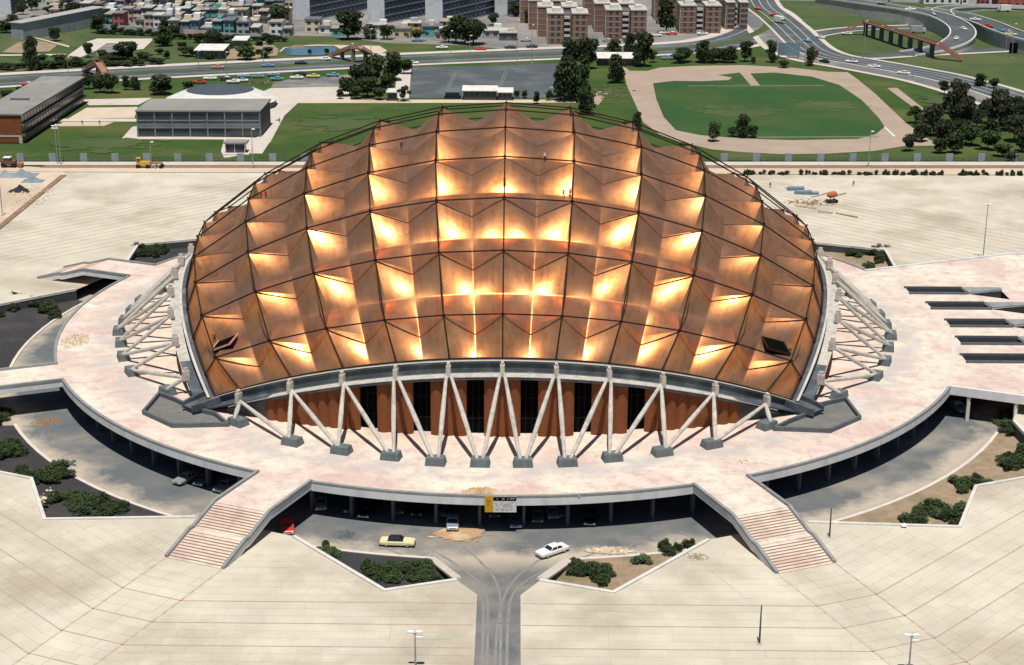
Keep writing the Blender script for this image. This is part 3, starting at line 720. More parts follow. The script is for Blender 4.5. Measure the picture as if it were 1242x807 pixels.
for g_, h_ in gaps:
    q0, z0, o0 = wall_pt(g_ - h_ - .2); q1, z1, o1 = wall_pt(g_ + h_ + .2); a = q0.xy - o0.xy * 1.3; b = q1.xy - o1.xy * 1.3
    m = MB().add([(*a, 0), (*b, 0), (*b, z1), (*a, z0)], [(0, 1, 2, 3)]); fac.append(('window', m.mesh('window', MT['black_glass'])))
    m = MB()
    for u in (.33, .66): c0 = a.lerp(b, u); m.bar((c0.x, c0.y - .06, 0), (c0.x, c0.y - .06, z0), .09, .09)
    for zz in (2.6, 6.2): m.bar((a.x, a.y - .05, zz), (b.x, b.y - .05, zz), .09, .1)
    fac.append(('mullion', m.mesh('mullion', MT['black_steel'])))
for s in (-1, 1):
    q0, z0, _ = wall_pt(s * 39.4); q1, z1, _ = wall_pt(s * 46.5)
    m = MB().hexa([(q0.x, q0.y, 0), (q1.x, q1.y, 0), (q1.x, q1.y + .5, 0), (q0.x, q0.y + .5, 0), (q0.x, q0.y, z0), (q1.x, q1.y, z1), (q1.x, q1.y + .5, z1), (q0.x, q0.y + .5, z0)])
    if s < 0: m.f = [f[::-1] for f in m.f]
    fac.append(('end_wall', m.mesh('end_wall', MT['beam'])))
for k in range(4):
    for nm_, me in [('edge_beam', beam), ('gutter', gutter), ('beam_ledge', lip), ('beam_cap', cap)] + sup + fac: inst(me, nm_, arena, (0, 0, 0), k * PI / 2)
# corner abutments with their planted wells
cn = ep[-1]
ab = MB()
dv = Vector((1, -1, 0)).normalized(); tv = Vector((1, 1, 0)).normalized()
c0 = Vector((cn.x, cn.y, 0)); zt = cn.z
def q_(o, t, z): v = c0 + dv * o + tv * t; return (v.x, v.y, z)
ab.hexa([q_(-2, -2.3, -.2), q_(5.2, -1.5, -.2), q_(5.2, 1.5, -.2), q_(-2, 2.3, -.2), q_(-2, -2.3, zt + .1), q_(5.6, -1.5, 1.0), q_(5.6, 1.5, 1.0), q_(-2, 2.3, zt + .1)])
ab.hexa([q_(.5, -2.45, zt - .6), q_(5.8, -1.65, .5), q_(5.8, -1.25, .5), q_(.5, -1.9, zt - .6), q_(.5, -2.45, zt + .9), q_(5.8, -1.65, 1.7), q_(5.8, -1.25, 1.7), q_(.5, -1.9, zt + .9)])
ab.hexa([q_(.5, 1.9, zt - .6), q_(5.8, 1.25, .5), q_(5.8, 1.65, .5), q_(.5, 2.45, zt - .6), q_(.5, 1.9, zt + .9), q_(5.8, 1.25, 1.7), q_(5.8, 1.65, 1.7), q_(.5, 2.45, zt + .9)])
abm = ab.mesh('abutment', MT['beam'])
floor_ = MB(); rim = MB()
well = [(45.5, -60.6), (54.7, -61.4), (60.9, -55.2), (60.2, -46.0), (55.3, -49.0), (53.0, -53.0), (48.5, -57.2)]
wl = [Vector(p) for p in well]; cc = sum(wl, Vector((0, 0))) / len(wl)
floor_.sheet([well], .012)
for a, b in zip(well, well[1:] + well[:1]):
    av, bv = Vector(a), Vector(b); t = (bv - av).normalized()
    rim.bar((*(av - t * .15), .38), (*(bv + t * .15), .38), .45, .76)
fm = floor_.mesh('well_floor', MT['well']); rm_ = rim.mesh('well_rim', MT['dark_concrete'])
for k in range(4):
    inst(abm, 'abutment', arena, (0, 0, 0), k * PI / 2); inst(fm, 'well_floor', arena, (0, 0, 0), k * PI / 2); inst(rm_, 'well_rim', arena, (0, 0, 0), k * PI / 2)
# roof hatches: solid black blocks painting the dark inside the openings
def roof_surf(a, b): return sph(a * DL, b * DL, dip(a, b))
def hatch(px, wd, ht, framec, lbl):
    best = min(((Vector(proj(roof_surf(i / 20, j / 20))) - Vector(px)).length, i / 20, j / 20) for i in range(-108, 109) for j in range(-108, -40)); a, b = best[1:]
    p = roof_surf(a, b); tx = (roof_surf(a + .04, b) - roof_surf(a - .04, b)).normalized(); ty = (roof_surf(a, b + .04) - roof_surf(a, b - .04)).normalized(); n = tx.cross(ty).normalized(); x = tx; y = n.cross(x)
    def P_(u, v, z): return tuple(p + x * u + y * v + n * z)
    m = MB().hexa([P_(-wd, -ht, -1), P_(wd, -ht, -1), P_(wd, ht, -1), P_(-wd, ht, -1), P_(-wd, -ht, .75), P_(wd, -ht, .75), P_(wd, ht, .75), P_(-wd, ht, .75)])
    o = m.obj('roof_hatch', MT['black_glass'], arena); o['label'] = lbl
    f = MB()
    for u0, v0, u1, v1 in ((-wd, -ht, wd, -ht), (wd, -ht, wd, ht), (wd, ht, -wd, ht), (-wd, ht, -wd, -ht)): f.bar(P_(u0, v0, .7), P_(u1, v1, .7), .22, .3)
    f.obj('hatch_frame', framec, o)
    return p
hatch((277, 419), 2.1, 2.2, paint((.45, .26, .2), .6), 'open dark hatch in the lower left of the roof')
hatch((940, 423), 2.2, 1.9, MT['tube'], 'open dark hatch in the lower right of the roof')

# ---------------------------------------------------------------- surroundings laid on the outer ground
LZ = [0]
def patch(name, px, m, label, kind='structure', cat=None, z=None):
    LZ[0] += 1
    zz = ZP - .10 + .0022 * LZ[0] if z is None else z
    o = MB().sheet([G(px)], zz).obj(name, MT[m]); o['kind'] = kind; o['label'] = label
    if cat: o['category'] = cat
    return o
def smooth_line(pts, n=6):
    out = []
    for i in range(len(pts) - 1):
        p0 = Vector(pts[max(i - 1, 0)]); p1 = Vector(pts[i]); p2 = Vector(pts[i + 1]); p3 = Vector(pts[min(i + 2, len(pts) - 1)])
        for k in range(n):
            t = k / n; out.append(.5 * ((2 * p1) + (p2 - p0) * t + (2 * p0 - 5 * p1 + 4 * p2 - p3) * t * t + (3 * p1 - p0 - 3 * p2 + p3) * t ** 3))
    out.append(Vector(pts[-1])); return out
def ribbon(path, o0, o1, z0=0, thick=None):
    m = MB(); N_ = len(path); L = []
    for i, p in enumerate(path):
        t = path[min(i + 1, N_ - 1)] - path[max(i - 1, 0)]; t.z = 0; t.normalize(); n = Vector((t.y, -t.x, 0))
        L.append((p + n * o0 + Vector((0, 0, z0)), p + n * o1 + Vector((0, 0, z0))))
    for i, (a, b) in enumerate(L):
        m.v += [tuple(a), tuple(b)]
        if thick: m.v += [(a.x, a.y, a.z - thick), (b.x, b.y, b.z - thick)]
    w_ = 4 if thick else 2
    for i in range(N_ - 1):
        k = i * w_; j = k + w_
        m.f.append((k, k + 1, j + 1, j))
        if thick: m.f += [(k, j, j + 2, k + 2), (k + 1, k + 3, j + 3, j + 1)]
    return m

patch('city_ground', [(-300, 38), (112, 32), (130, 34), (250, 40), (400, 44), (470, 52), (560, 55), (620, 60), (700, 60), (800, 52), (908, 38), (914, 12), (900, -100), (-600, -100)], 'city', 'dusty ground between the houses and apartment blocks')
patch('city_ground', [(900, -100), (912, 2), (1100, 5), (1300, 9), (1900, 9), (1900, -100)], 'city', 'pale paved ground beyond the road interchange at top right')
patch('parkland', [(-200, 102), (-200, 37), (112, 31), (130, 34), (250, 40), (400, 44), (465, 52), (470, 70), (410, 69), (200, 80), (0, 91)], 'rough_grass', 'rough green park beyond the avenue on the left')
patch('verge', [(912, 10), (930, 0), (1100, 3), (1300, 9), (1300, 95), (1200, 88), (1130, 76), (1032, 62), (975, 50), (955, 30)], 'rough_grass', 'rough grass between the interchange roads')
patch('verge', [(1050, 76), (1130, 69), (1300, 62), (1300, 150), (1215, 112), (1130, 88)], 'rough_grass', 'rough grass triangle right of the big avenue')
# school lawn, courts, paths
patch('lawn', [(40, 160), (70, 120), (190, 108), (200, 150), (330, 160), (380, 123), (520, 123), (520, 195), (36, 195)], 'grass', 'dark green lawn in front of the school blocks')
patch('dirt_court', [(105, 130.5), (167, 129.5), (163, 143), (82, 144)], 'dirt', 'bare tan playground between the two school blocks')
patch('dirt_court', [(76, 148), (138, 148), (126, 152.5), (70, 153)], 'dirt', 'narrow bare strip south of the playground')
patch('path', [(100, 120.5), (184, 118.5), (168, 127), (108, 127.5)], 'pavement', 'pale path behind the school playground')
patch('path', [(66, 143.8), (166, 143.8), (166, 147.3), (66, 147.3)], 'pavement', 'pale path joining the two school blocks')
patch('path', [(160, 154), (168, 152), (166, 165), (300, 166.5), (330, 167.5), (318, 186), (300, 186), (272, 192), (268, 183), (272, 169), (147, 168.5)], 'pavement', 'pale paving round the low school block')
patch('forecourt', [(316, 112), (330, 106), (425, 105), (425, 122.5), (364, 122.5), (345, 140), (328, 172), (312, 186), (300, 184), (322, 150)], 'pavement', 'pale forecourt beside the round hall')
patch('car_park', [(345, 97), (425, 90), (426, 104.5), (328, 107), (332, 100)], 'asphalt', 'grey car park above the forecourt')
patch('path', [(362, 121), (600, 120.8), (772, 121), (772, 124.2), (600, 124.6), (362, 125)], 'dirt', 'tan footpath crossing behind the dome')
patch('car_park', [(499, 81), (600, 79.5), (679, 77), (690, 118.5), (495, 118.5)], 'asphalt_dark', 'wide dark asphalt yard with pale bay lines')
patch('path', [(482, 84), (499, 81), (496, 119), (478, 120)], 'pavement', 'pale strip left of the asphalt yard')
for x0, y0, x1, y1 in ((550, 88, 538, 114), (553, 88, 541, 114), (612, 86, 604, 106), (615, 86, 607, 106)):
    patch('bay_line', [(x0, y0), (x0 + 1, y0), (x1 + 1.2, y1), (x1, y1)], 'faint_line', 'thin pale line painted on the asphalt yard')
patch('sports_lawn', [(690, 90), (760, 84), (783, 140), (790, 196), (690, 196), (700, 130)], 'grass', 'lawn left of the running track')
patch('path', [(709, 127), (726, 110.5), (739, 111), (726, 127)], 'track', 'short tan path left of the running track')
patch('running_track', [(755, 79), (764, 86), (785, 86), (800, 82), (840, 80), (900, 79), (960, 82), (1003, 87), (1028, 87.5), (1040, 96), (1062, 114), (1100, 150), (1122, 166), (1139, 176.5), (1098, 177), (1060, 183), (1000, 186.5), (950, 187), (900, 184.5), (862, 181), (825, 172), (800, 163), (780, 148), (770, 125), (760, 103)], 'track', 'broad tan cinder running track')
patch('sports_field', [(792, 101), (818, 98), (850, 98.5), (884, 97), (888, 94), (870, 91), (897, 88), (900, 91), (911, 104), (922, 104), (910, 89), (940, 88), (985, 93), (1018, 103), (1045, 121), (1066, 143), (1073, 154), (1062, 163), (1040, 168.5), (960, 170), (900, 168), (850, 164), (820, 158), (805, 142), (796, 120)], 'field_grass', 'dark green sports field inside the running track')
patch('touchline', [(886, 166), (1066, 165.3), (1066, 166.3), (886, 167)], 'faint_line', 'white line along the near edge of the sports field')
patch('touchline', [(1072, 154), (1074, 154), (1086, 165), (1084, 165.5)], 'white_line', 'short white diagonal line at the corner of the field')
for i, (x0, y0, x1, y1) in enumerate([(835, 104, 1000, 103.5)]):
    patch('touchline', [(x0, y0), (x1, y1), (x1, y1 + .6), (x0, y0 + .6)], 'faint_line', 'faint white line across the far side of the sports field')
patch('path', [(1076, 107), (1088, 106.5), (1122, 133), (1118, 138)], 'track', 'narrow tan diagonal strip right of the running track')
patch('lawn', [(878, 184), (960, 189), (1060, 186), (1140, 179), (1150, 194), (880, 194)], 'rough_grass', 'yellowish strip of grass before the running track')
for wi, (x, y, rx, ry, mt_, lb) in enumerate([(845, 110, 16, 4, 'rough_grass', 'paler grass patch at the left of the field'), (1000, 128, 34, 9, 'rough_grass', 'paler grass patch at the right of the field'), (900, 135, 40, 10, 'rough_grass', 'paler grass patch in the middle of the field'), (420, 150, 50, 12, 'rough_grass', 'paler grass patch on the lawn left of the dome'), (120, 175, 50, 8, 'rough_grass', 'paler grass patch on the school lawn'), (1160, 120, 40, 8, 'rough_grass', 'paler grass patch right of the diagonal strip'), (740, 110, 18, 14, 'rough_grass', 'paler grass patch left of the track')]):
    rn = random.Random(900 + wi); p = at(x, y, ZP); k = mpp(p); sm = MB(); LZ[0] += 1; z0 = ZP - .10 + .0022 * LZ[0]
    for q in range(150):
        ga, gb = rn.gauss(0, .5), rn.gauss(0, .5); cx_, cy_ = p.x + ga * rx * k, p.y + gb * ry * k / .28; sz = rn.uniform(.3, 1.5) * rx / 26
        sm.sheet([[(cx_ + math.cos(2 * PI * t / 6) * sz * rn.uniform(.4, 1.6) * 1.6, cy_ + math.sin(2 * PI * t / 6) * sz * rn.uniform(.4, 1.5)) for t in range(6)]], z0 + .00012 * q)
    o = sm.obj('worn_grass', MT[mt_], kind='stuff'); o['label'] = lb; o['category'] = 'grass'
    LZ[0] += 8
# strip between plaza and lawns
patch('pavement', [(-60, 196.8), (1300, 196.8), (1300, 201), (-60, 200.6)], 'pavement', 'long pale pavement behind the plaza')
patch('soil_strip', [(55, 200.8), (1300, 201.2), (1300, 204.6), (48, 204.2)], 'brown_soil', 'long brown soil strip behind the plaza')
patch('pavement', [(-60, 204.2), (1300, 204.8), (1300, 213), (-60, 208.5)], 'dirt', 'tan edging strip along the far side of the plaza')
patch('building_site', [(-80, 196), (75, 204.5), (79, 212), (0, 276), (-80, 330)], 'dirt', 'bare building site ground at the far left', z=ZP + .012)
MB().bar((*G([(77, 213)])[0], ZP + .1), (*G([(-4, 279)])[0], ZP + .1), 1.6, .25).obj('kerb', MT['brown_soil'])
struct(bpy.data.objects[-1] if False else [o for o in bpy.data.objects if o.name.startswith('kerb') and o.parent is None][-1], 'dark diagonal edge between building site and plaza')

# roads
def road(name, px, parts_, label, zs=None):
    pts = [at(x, y, ZP) for x, y in px]
    if zs: pts = [Vector((p.x, p.y, ZP + z)) for p, z in zip([at(x, y, ZP + z) for (x, y), z in zip(px, zs)], zs)]
    path = smooth_line(pts)
    root = thing(name, label, 'road', tuple(pts[0])); root['kind'] = 'structure'
    for i, (nm_, mt, o0, o1, dz) in enumerate(parts_):
        ribbon(path, o0, o1, dz).obj(nm_, MT[mt], root)
    return path, root
AV = [(-300, 116), (-60, 101), (0, 98), (100, 92.5), (200, 87), (300, 82), (410, 76.5), (500, 72), (600, 68), (700, 64), (800, 60), (870, 54), (912, 43), (932, 30), (925, 18), (908, 8), (880, -2)]
av_path, av = road('avenue', AV, [('pavement', 'pavement', -19, -13, .05), ('carriageway', 'asphalt_dark', -13, -2.5, .06), ('median', 'rough_grass', -2.5, 2.5, .13), ('carriageway', 'asphalt_dark', 2.5, 13, .06), ('pavement', 'pavement', 13, 17, .05)], 'broad divided avenue crossing behind the school and car park')
for o0 in (-7.6, 7.6):
    ribbon(av_path, o0 - .12, o0 + .12, .075).obj('lane_line', MT['white_line'], av)
HW = [(908, -8), (915, 8), (930, 20), (946, 34), (958, 46), (974, 60), (1000, 70), (1040, 77), (1090, 86), (1140, 96), (1200, 113), (1300, 148), (1420, 200)]
hw_path, hw = road('highway', HW, [('verge', 'pavement', -15, -12.6, .10), ('carriageway', 'asphalt_dark', -12.6, 4, .12), ('divider', 'pavement', 4, 5.2, .2), ('service_road', 'asphalt', 5.2, 14, .12), ('pavement', 'pavement', 14, 17, .1)], 'wide highway sweeping from the top down to the right edge')
for o0 in (-8.4, -4.2, 0): ribbon(hw_path, o0 - .12, o0 + .12, .135).obj('lane_line', MT['white_line'], hw)
road('side_road', [(962, 50), (985, 43), (1020, 37), (1060, 34), (1100, 33), (1140, 31)], [('verge', 'pavement', -7.5, -5, .08), ('carriageway', 'asphalt_dark', -5, 5, .09), ('verge', 'pavement', 5, 6.5, .08)], 'side road leading under the overpass')
road('side_road', [(1020, 69), (1060, 68.5), (1100, 66), (1150, 63.5), (1200, 61), (1300, 56)], [('verge', 'pavement', 4.5, 7.5, .08), ('carriageway', 'asphalt_dark', -4.5, 4.5, .09)], 'straight side road along the grass triangle')
# raised ramp: retaining wall and deck
def viaduct(px, hs, w_, label, wallm='concrete'):
    pts = [at(x, y, ZP + h) for (x, y), h in zip(px, hs)]
    path = smooth_line(pts); root = thing('ramp', label, 'road ramp', tuple(pts[0])); root['kind'] = 'structure'
    m = MB(); N_ = len(path)
    for i, p in enumerate(path):
        t = path[min(i + 1, N_ - 1)] - path[max(i - 1, 0)]; t.z = 0; t.normalize(); n = Vector((t.y, -t.x, 0)) * w_ / 2
        a, b = p + n, p - n; m.v += [tuple(a), tuple(b), (a.x, a.y, ZP - .2), (b.x, b.y, ZP - .2)]
    for i in range(N_ - 1): k = i * 4; j = k + 4; m.f += [(k, j, j + 2, k + 2), (k + 1, k + 3, j + 3, j + 1)]
    m.obj('retaining_wall', MT[wallm], root)
    ribbon(path, -w_ / 2, w_ / 2, .0).obj('carriageway', MT['asphalt_dark'], root)
    for s in (-1, 1): ribbon(path, s * (w_ / 2) - .3, s * (w_ / 2) + .3, .7, .8).obj('parapet', MT['pale_concrete'], root)
    return path
vp1 = viaduct([(1000, -3), (1035, 2), (1070, 7), (1110, 13), (1140, 20), (1162, 31), (1168, 42), (1158, 52), (1136, 60), (1100, 66)], [4, 5, 6, 6.5, 6.5, 6, 5, 3.5, 1.5, .3], 11, 'curving raised ramp with grey retaining wall at top right')
vp2 = viaduct([(1110, 11), (1135, 14), (1165, 19), (1195, 28), (1220, 38), (1260, 50), (1330, 66)], [5, 5.5, 6, 6, 6, 6, 6], 12, 'second raised road running off the right edge')
vp3 = viaduct([(1146, 20), (1142, 13), (1160, 9), (1200, 8), (1300, 12)], [6.4, 5, 3, 1.5, 1], 9, 'upper branch of the raised road at top right')
und = at(1142, 38, ZP)
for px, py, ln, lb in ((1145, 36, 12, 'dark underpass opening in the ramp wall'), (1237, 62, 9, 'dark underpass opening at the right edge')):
    p = at(px, py, ZP); o = MB().box(p.x - ln / 2 - 2, p.x + ln / 2 + 2, p.y - 7, p.y - 6, ZP, ZP + 4.4).obj('underpass', MT['black_glass']); struct(o, lb)  # black slab painting the shade inside the underpass

# pond, bare field and paths in the park
patch('pond', [(340, 63), (346, 59), (362, 57), (385, 56.5), (402, 56.5), (409, 60), (404, 65), (390, 67.5), (352, 67.5)], 'water', 'shallow blue pond in the park')
patch('pond_edge', [(338, 63.5), (344, 58), (366, 55.5), (384, 54.5), (412, 55), (460, 56), (470, 62), (462, 66), (440, 63), (413, 60), (405, 55.8), (385, 56), (362, 56.5), (346, 58.5), (341, 63)], 'dirt', 'tan bank round the pond')
patch('island', [(350, 57.5), (358, 54.8), (370, 55), (368, 58), (354, 59.5)], 'brown_soil', 'small brown island in the pond')
patch('dry_grass', [(274, 72), (280, 60), (300, 56), (330, 54), (338, 60), (336, 68), (300, 72)], 'dry_soil', 'yellow dry grass patch beside the pond')
patch('bare_court', [(82, 68), (106, 51), (118, 47.3), (187, 47.3), (174, 60), (164, 61), (168, 54), (130, 53), (116, 62), (98, 70)], 'pavement', 'pale concrete court in the park')
patch('court', [(116, 62), (130, 54), (166, 54.5), (160, 66), (118, 69)], 'city', 'pale blue grey court surface in the park')
patch('path', [(-60, 67.4), (80, 65.8), (80, 67.4), (-60, 69)], 'pavement', 'pale straight park path')
patch('path', [(40, 46), (44, 46), (84, 56), (84, 58)], 'pavement', 'pale curving park path')
patch('dry_grass', [(2, 64), (22, 52), (45, 49), (70, 55), (60, 63), (30, 65)], 'dry_soil', 'yellowish mound of dry grass in the park')

# ---------------------------------------------------------------- fence of concrete panels behind the plaza
fy0 = at(0, 196.3, ZP); fp = lambda x: Vector((*G([(x, 196.2)])[0], ZP))
fence = thing('fence', 'long low railing with evenly spaced pale concrete panels behind the plaza', 'fence', tuple(fp(60)))
pm = MB().box(-1.05, 1.05, -.15, .15, 0, 2.5).mesh('panel', MT['beam']); pm.materials[0] = paint((.24, .28, .31), .8, True)
pxs = [-13, 25, 64, 102, 140, 178, 216, 254, 292, 331, 369, 407, 840, 878, 917, 956, 995, 1034, 1073, 1112, 1151, 1190, 1229, 1268]
for x in pxs: p = fp(x); inst(pm, 'panel', fence, p - Vector(fence.location))
pts = [fp(x) for x in (-40, 1290)]
m = MB()
for zz in (.35, 1.15): m.bar(pts[0] + Vector((0, .05, zz)), pts[1] + Vector((0, .05, zz)), .12, .12)
m.obj('rail', MT['dark_steel'], fence)
m = MB(); n = 150
for i in range(n + 1): q = pts[0].lerp(pts[1], i / n); m.box(q.x - .06, q.x + .06, q.y, q.y + .12, q.z, q.z + 1.2)
m.obj('railing_posts', MT['dark_steel'], fence, kind='stuff')

# ---------------------------------------------------------------- buildings
def wbox(m, P0, ux, uy, x0, x1, y0, y1, z0, z1):   # box in a frame with origin P0, axes ux, uy
    f = lambda x, y, z: tuple(Vector(P0) + ux * x + uy * y + Vector((0, 0, z)))
    m.hexa([f(x0, y0, z0), f(x1, y0, z0), f(x1, y1, z0), f(x0, y1, z0), f(x0, y0, z1), f(x1, y0, z1), f(x1, y1, z1), f(x0, y1, z1)]); return m
# long school block on the left
P0 = at(27.5, 174, ZP); P1 = at(102, 125, ZP); uy = (P1 - P0).normalized(); LEN = (P1 - P0).length; ux = Vector((1, 0, 0)); H1 = 8.9
sb = thing('school_block', 'long three storey school block with brown brick end wall and grey roof', 'building', tuple(P0))
W1 = 13.5
wbox(MB(), P0, ux, uy, -W1, 0, 0, LEN, .2, H1).obj('wall', MT['brick'], sb)
wbox(MB(), P0, ux, uy, -W1 - .8, .9, -.4, LEN + .5, H1, H1 + .5).obj('roof', MT['roof_grey'], sb)
wbox(MB(), P0, ux, uy, -W1 + 3, -W1 + 9, LEN * .33, LEN * .35, H1 + .5, H1 + 1.0).obj('roof_vent', MT['dark_concrete'], sb)
for z in (2.6, 5.8): wbox(MB(), P0, ux, uy, -.05, 1.1, -.1, LEN, z - .3, z + .25).obj('balcony_slab', MT['dark_concrete'], sb)
wbox(MB(), P0, ux, uy, -W1 - .1, .05, -.12, 0, 2.0, 2.5).obj('white_band', MT['white_concrete'], sb)
wbox(MB(), P0, ux, uy, -1.0, .05, -.14, 0, 0, 2.0).obj('white_band', MT['white_concrete'], sb)
NW = 22; wm = wbox(MB(), Vector((0, 0, 0)), ux, uy, .02, .12, 0, LEN / NW - .5, 0, 2.1).mesh('window', MT['window_glass'])
for fl in range(3):
    for k in range(NW):
        q = uy * (.25 + LEN / NW * k) + Vector((0, 0, .45 + 3.1 * fl)); inst(wm, 'window', sb, q)
# seven bay block
Q0 = at(167.5, 165.9, ZP); Q1 = at(316, 165.9, ZP); L2 = (Q1 - Q0).length; ux = (Q1 - Q0).normalized(); Rr = at(328.5, 151, ZP) - Q1; uy = Rr.normalized(); D2 = Rr.length; H2 = 8.1
s2 = thing('school_block', 'low two storey school block with seven framed window bays', 'building', tuple(Q0))
wbox(MB(), Q0, ux, uy, 0, L2, .35, D2, 0, H2).obj('wall', MT['dark_concrete'], s2)
wbox(MB(), Q0, ux, uy, -.4, L2 + .4, -.3, D2 + .4, H2, H2 + .45).obj('roof', MT['roof_grey'], s2)
bw = L2 / 7
GC = paint((.20, .215, .21), .85, True)
colm = wbox(MB(), Vector((0, 0, 0)), ux, uy, -.22, .22, -.1, .5, 0, H2).mesh('pillar', GC)
wn1 = wbox(MB(), Vector((0, 0, 0)), ux, uy, .3, bw - .3, .2, .3, 0, 2.5).mesh('window', MT['window_glass'])
pn1 = wbox(MB(), Vector((0, 0, 0)), ux, uy, .23, bw - .23, .1, .3, 0, 2.0).mesh('spandrel', paint((.16, .19, .21), .8, True))
for k in range(8): inst(colm, 'pillar', s2, ux * (bw * k))
for k in range(7):
    inst(wn1, 'window', s2, ux * (bw * k) + Vector((0, 0, .1))); inst(pn1, 'spandrel', s2, ux * (bw * k) + Vector((0, 0, 3.1))); inst(wn1, 'window', s2, ux * (bw * k) + Vector((0, 0, 5.35)))
for z in (2.7, 5.05, 7.9): wbox(MB(), Q0, ux, uy, -.2, L2 + .2, -.15, .34, z, z + .32).obj('band', GC, s2)
# round hall with pale skirt and dark low cone
hc = at(268, 128, ZP); hall = thing('round_hall', 'round hall with pale ring roof and dark blue centre behind the low school block', 'building', tuple(hc))
def cone_ring(r0, z0, r1, z1, n=16, sx=1.0): 
    m = MB()
    for i in range(n):
        a, b = 2 * PI * (i + .5) / n, 2 * PI * (i + 1.5) / n
        m.add([(r0 * math.cos(a) * sx, r0 * math.sin(a), z0), (r0 * math.cos(b) * sx, r0 * math.sin(b), z0), (r1 * math.cos(b) * sx, r1 * math.sin(b), z1), (r1 * math.cos(a) * sx, r1 * math.sin(a), z1)], [(0, 1, 2, 3)])
    return m
k_ = mpp(hc) * 1.0
cone_ring(65 * k_, 0, 65 * k_, 2.2).obj('wall', MT['dark_concrete'], hall, world=False)
cone_ring(67 * k_, 2.2, 40 * k_, 5.6).obj('skirt_roof', MT['pale_concrete'], hall, world=False)
cone_ring(40 * k_, 5.6, .1, 7.8).obj('dark_roof', paint((.07, .085, .10), .6), hall, world=False)
# glass kiosk
kp = at(273, 186, ZP); ks = thing('kiosk', 'small glazed kiosk with flat pale roof on the lawn', 'kiosk', tuple(kp))
MB().box(.2, 6.0, .2, 4, 0, 2.9).obj('wall', MT['window_glass'], ks, world=False)
MB().box(-.3, 6.8, -.4, 4.6, 2.9, 3.4).obj('roof', MT['roof_grey'], ks, world=False)
for x in (.1, 2.9, 6.0):
    MB().box(x, x + .18, .05, .2, 0, 2.9).obj('post', MT['pale_concrete'], ks, world=False)
MB().box(-.6, 7.6, -2.2, 4.8, -.02, .12).obj('base', MT['pavement'], ks, world=False)
def shed(x0, x1, y, h, dep, lbl, roofc=(.72, .70, .64), wallc=(.16, .15, .15), cat='shed', nwin=0):
    a = at(x0, y, ZP); b = at(x1, y, ZP); L = (b - a).length; r = thing('shed', lbl, cat, tuple(a))
    MB().box(0, L, .3, dep, 0, h).obj('wall', paint(wallc, .8, True), r, world=False)
    MB().add([(-.5, -.6, h), (L + .5, -.6, h), (L + .5, dep + .6, h + .5), (-.5, dep + .6, h + .5), (-.5, -.6, h + .25), (L + .5, -.6, h + .25), (L + .5, dep + .6, h + .8), (-.5, dep + .6, h + .8)], [(3, 2, 1, 0), (4, 5, 6, 7), (0, 1, 5, 4), (1, 2, 6, 5), (2, 3, 7, 6), (3, 0, 4, 7)]).obj('roof', paint(roofc, .7, True), r, world=False)
    if nwin:
        wm = MB().box(.3, L / nwin - .4, .18, .3, .6, h - .5).mesh('window', MT['window_glass'])
        for k in range(nwin): inst(wm, 'window', r, (L / nwin * k, 0, 0))
    return r
shed(562, 602, 121.5, 3.3, 7, 'long shed with bright white roof behind the dome', wallc=(.1, .1, .11), nwin=6)
shed(604, 621, 121.8, 2.8, 6, 'short shed with white roof at the right end of the long one', wallc=(.12, .12, .13), nwin=3)
shed(470, 481, 122.5, 3.0, 4, 'small white hut below the cluster of dark trees', roofc=(.6, .6, .58), nwin=1)
shed(726, 777, 80, 3.0, 12, 'low brown shed with pale roof behind the tall trees', wallc=(.10, .06, .05), nwin=5)
shed(237, 271, 71.5, 3.4, 14, 'dark park pavilion with two cream roofs', wallc=(.06, .06, .07), nwin=4)
shed(283, 299, 55.5, 2.2, 9, 'cream tent roof standing on the park grass', wallc=(.3, .28, .22))
shed(540, 557, 119.5, 2.2, 5, 'dark low container beside the long shed', roofc=(.12, .15, .17), wallc=(.08, .1, .12))
g0 = shed(14, 32, 48, 7.5, 60, 'long grey gabled hall at the far left edge of the park', roofc=(.42, .40, .38), wallc=(.30, .32, .34)); g0.rotation_euler = (0, 0, -R_(23))

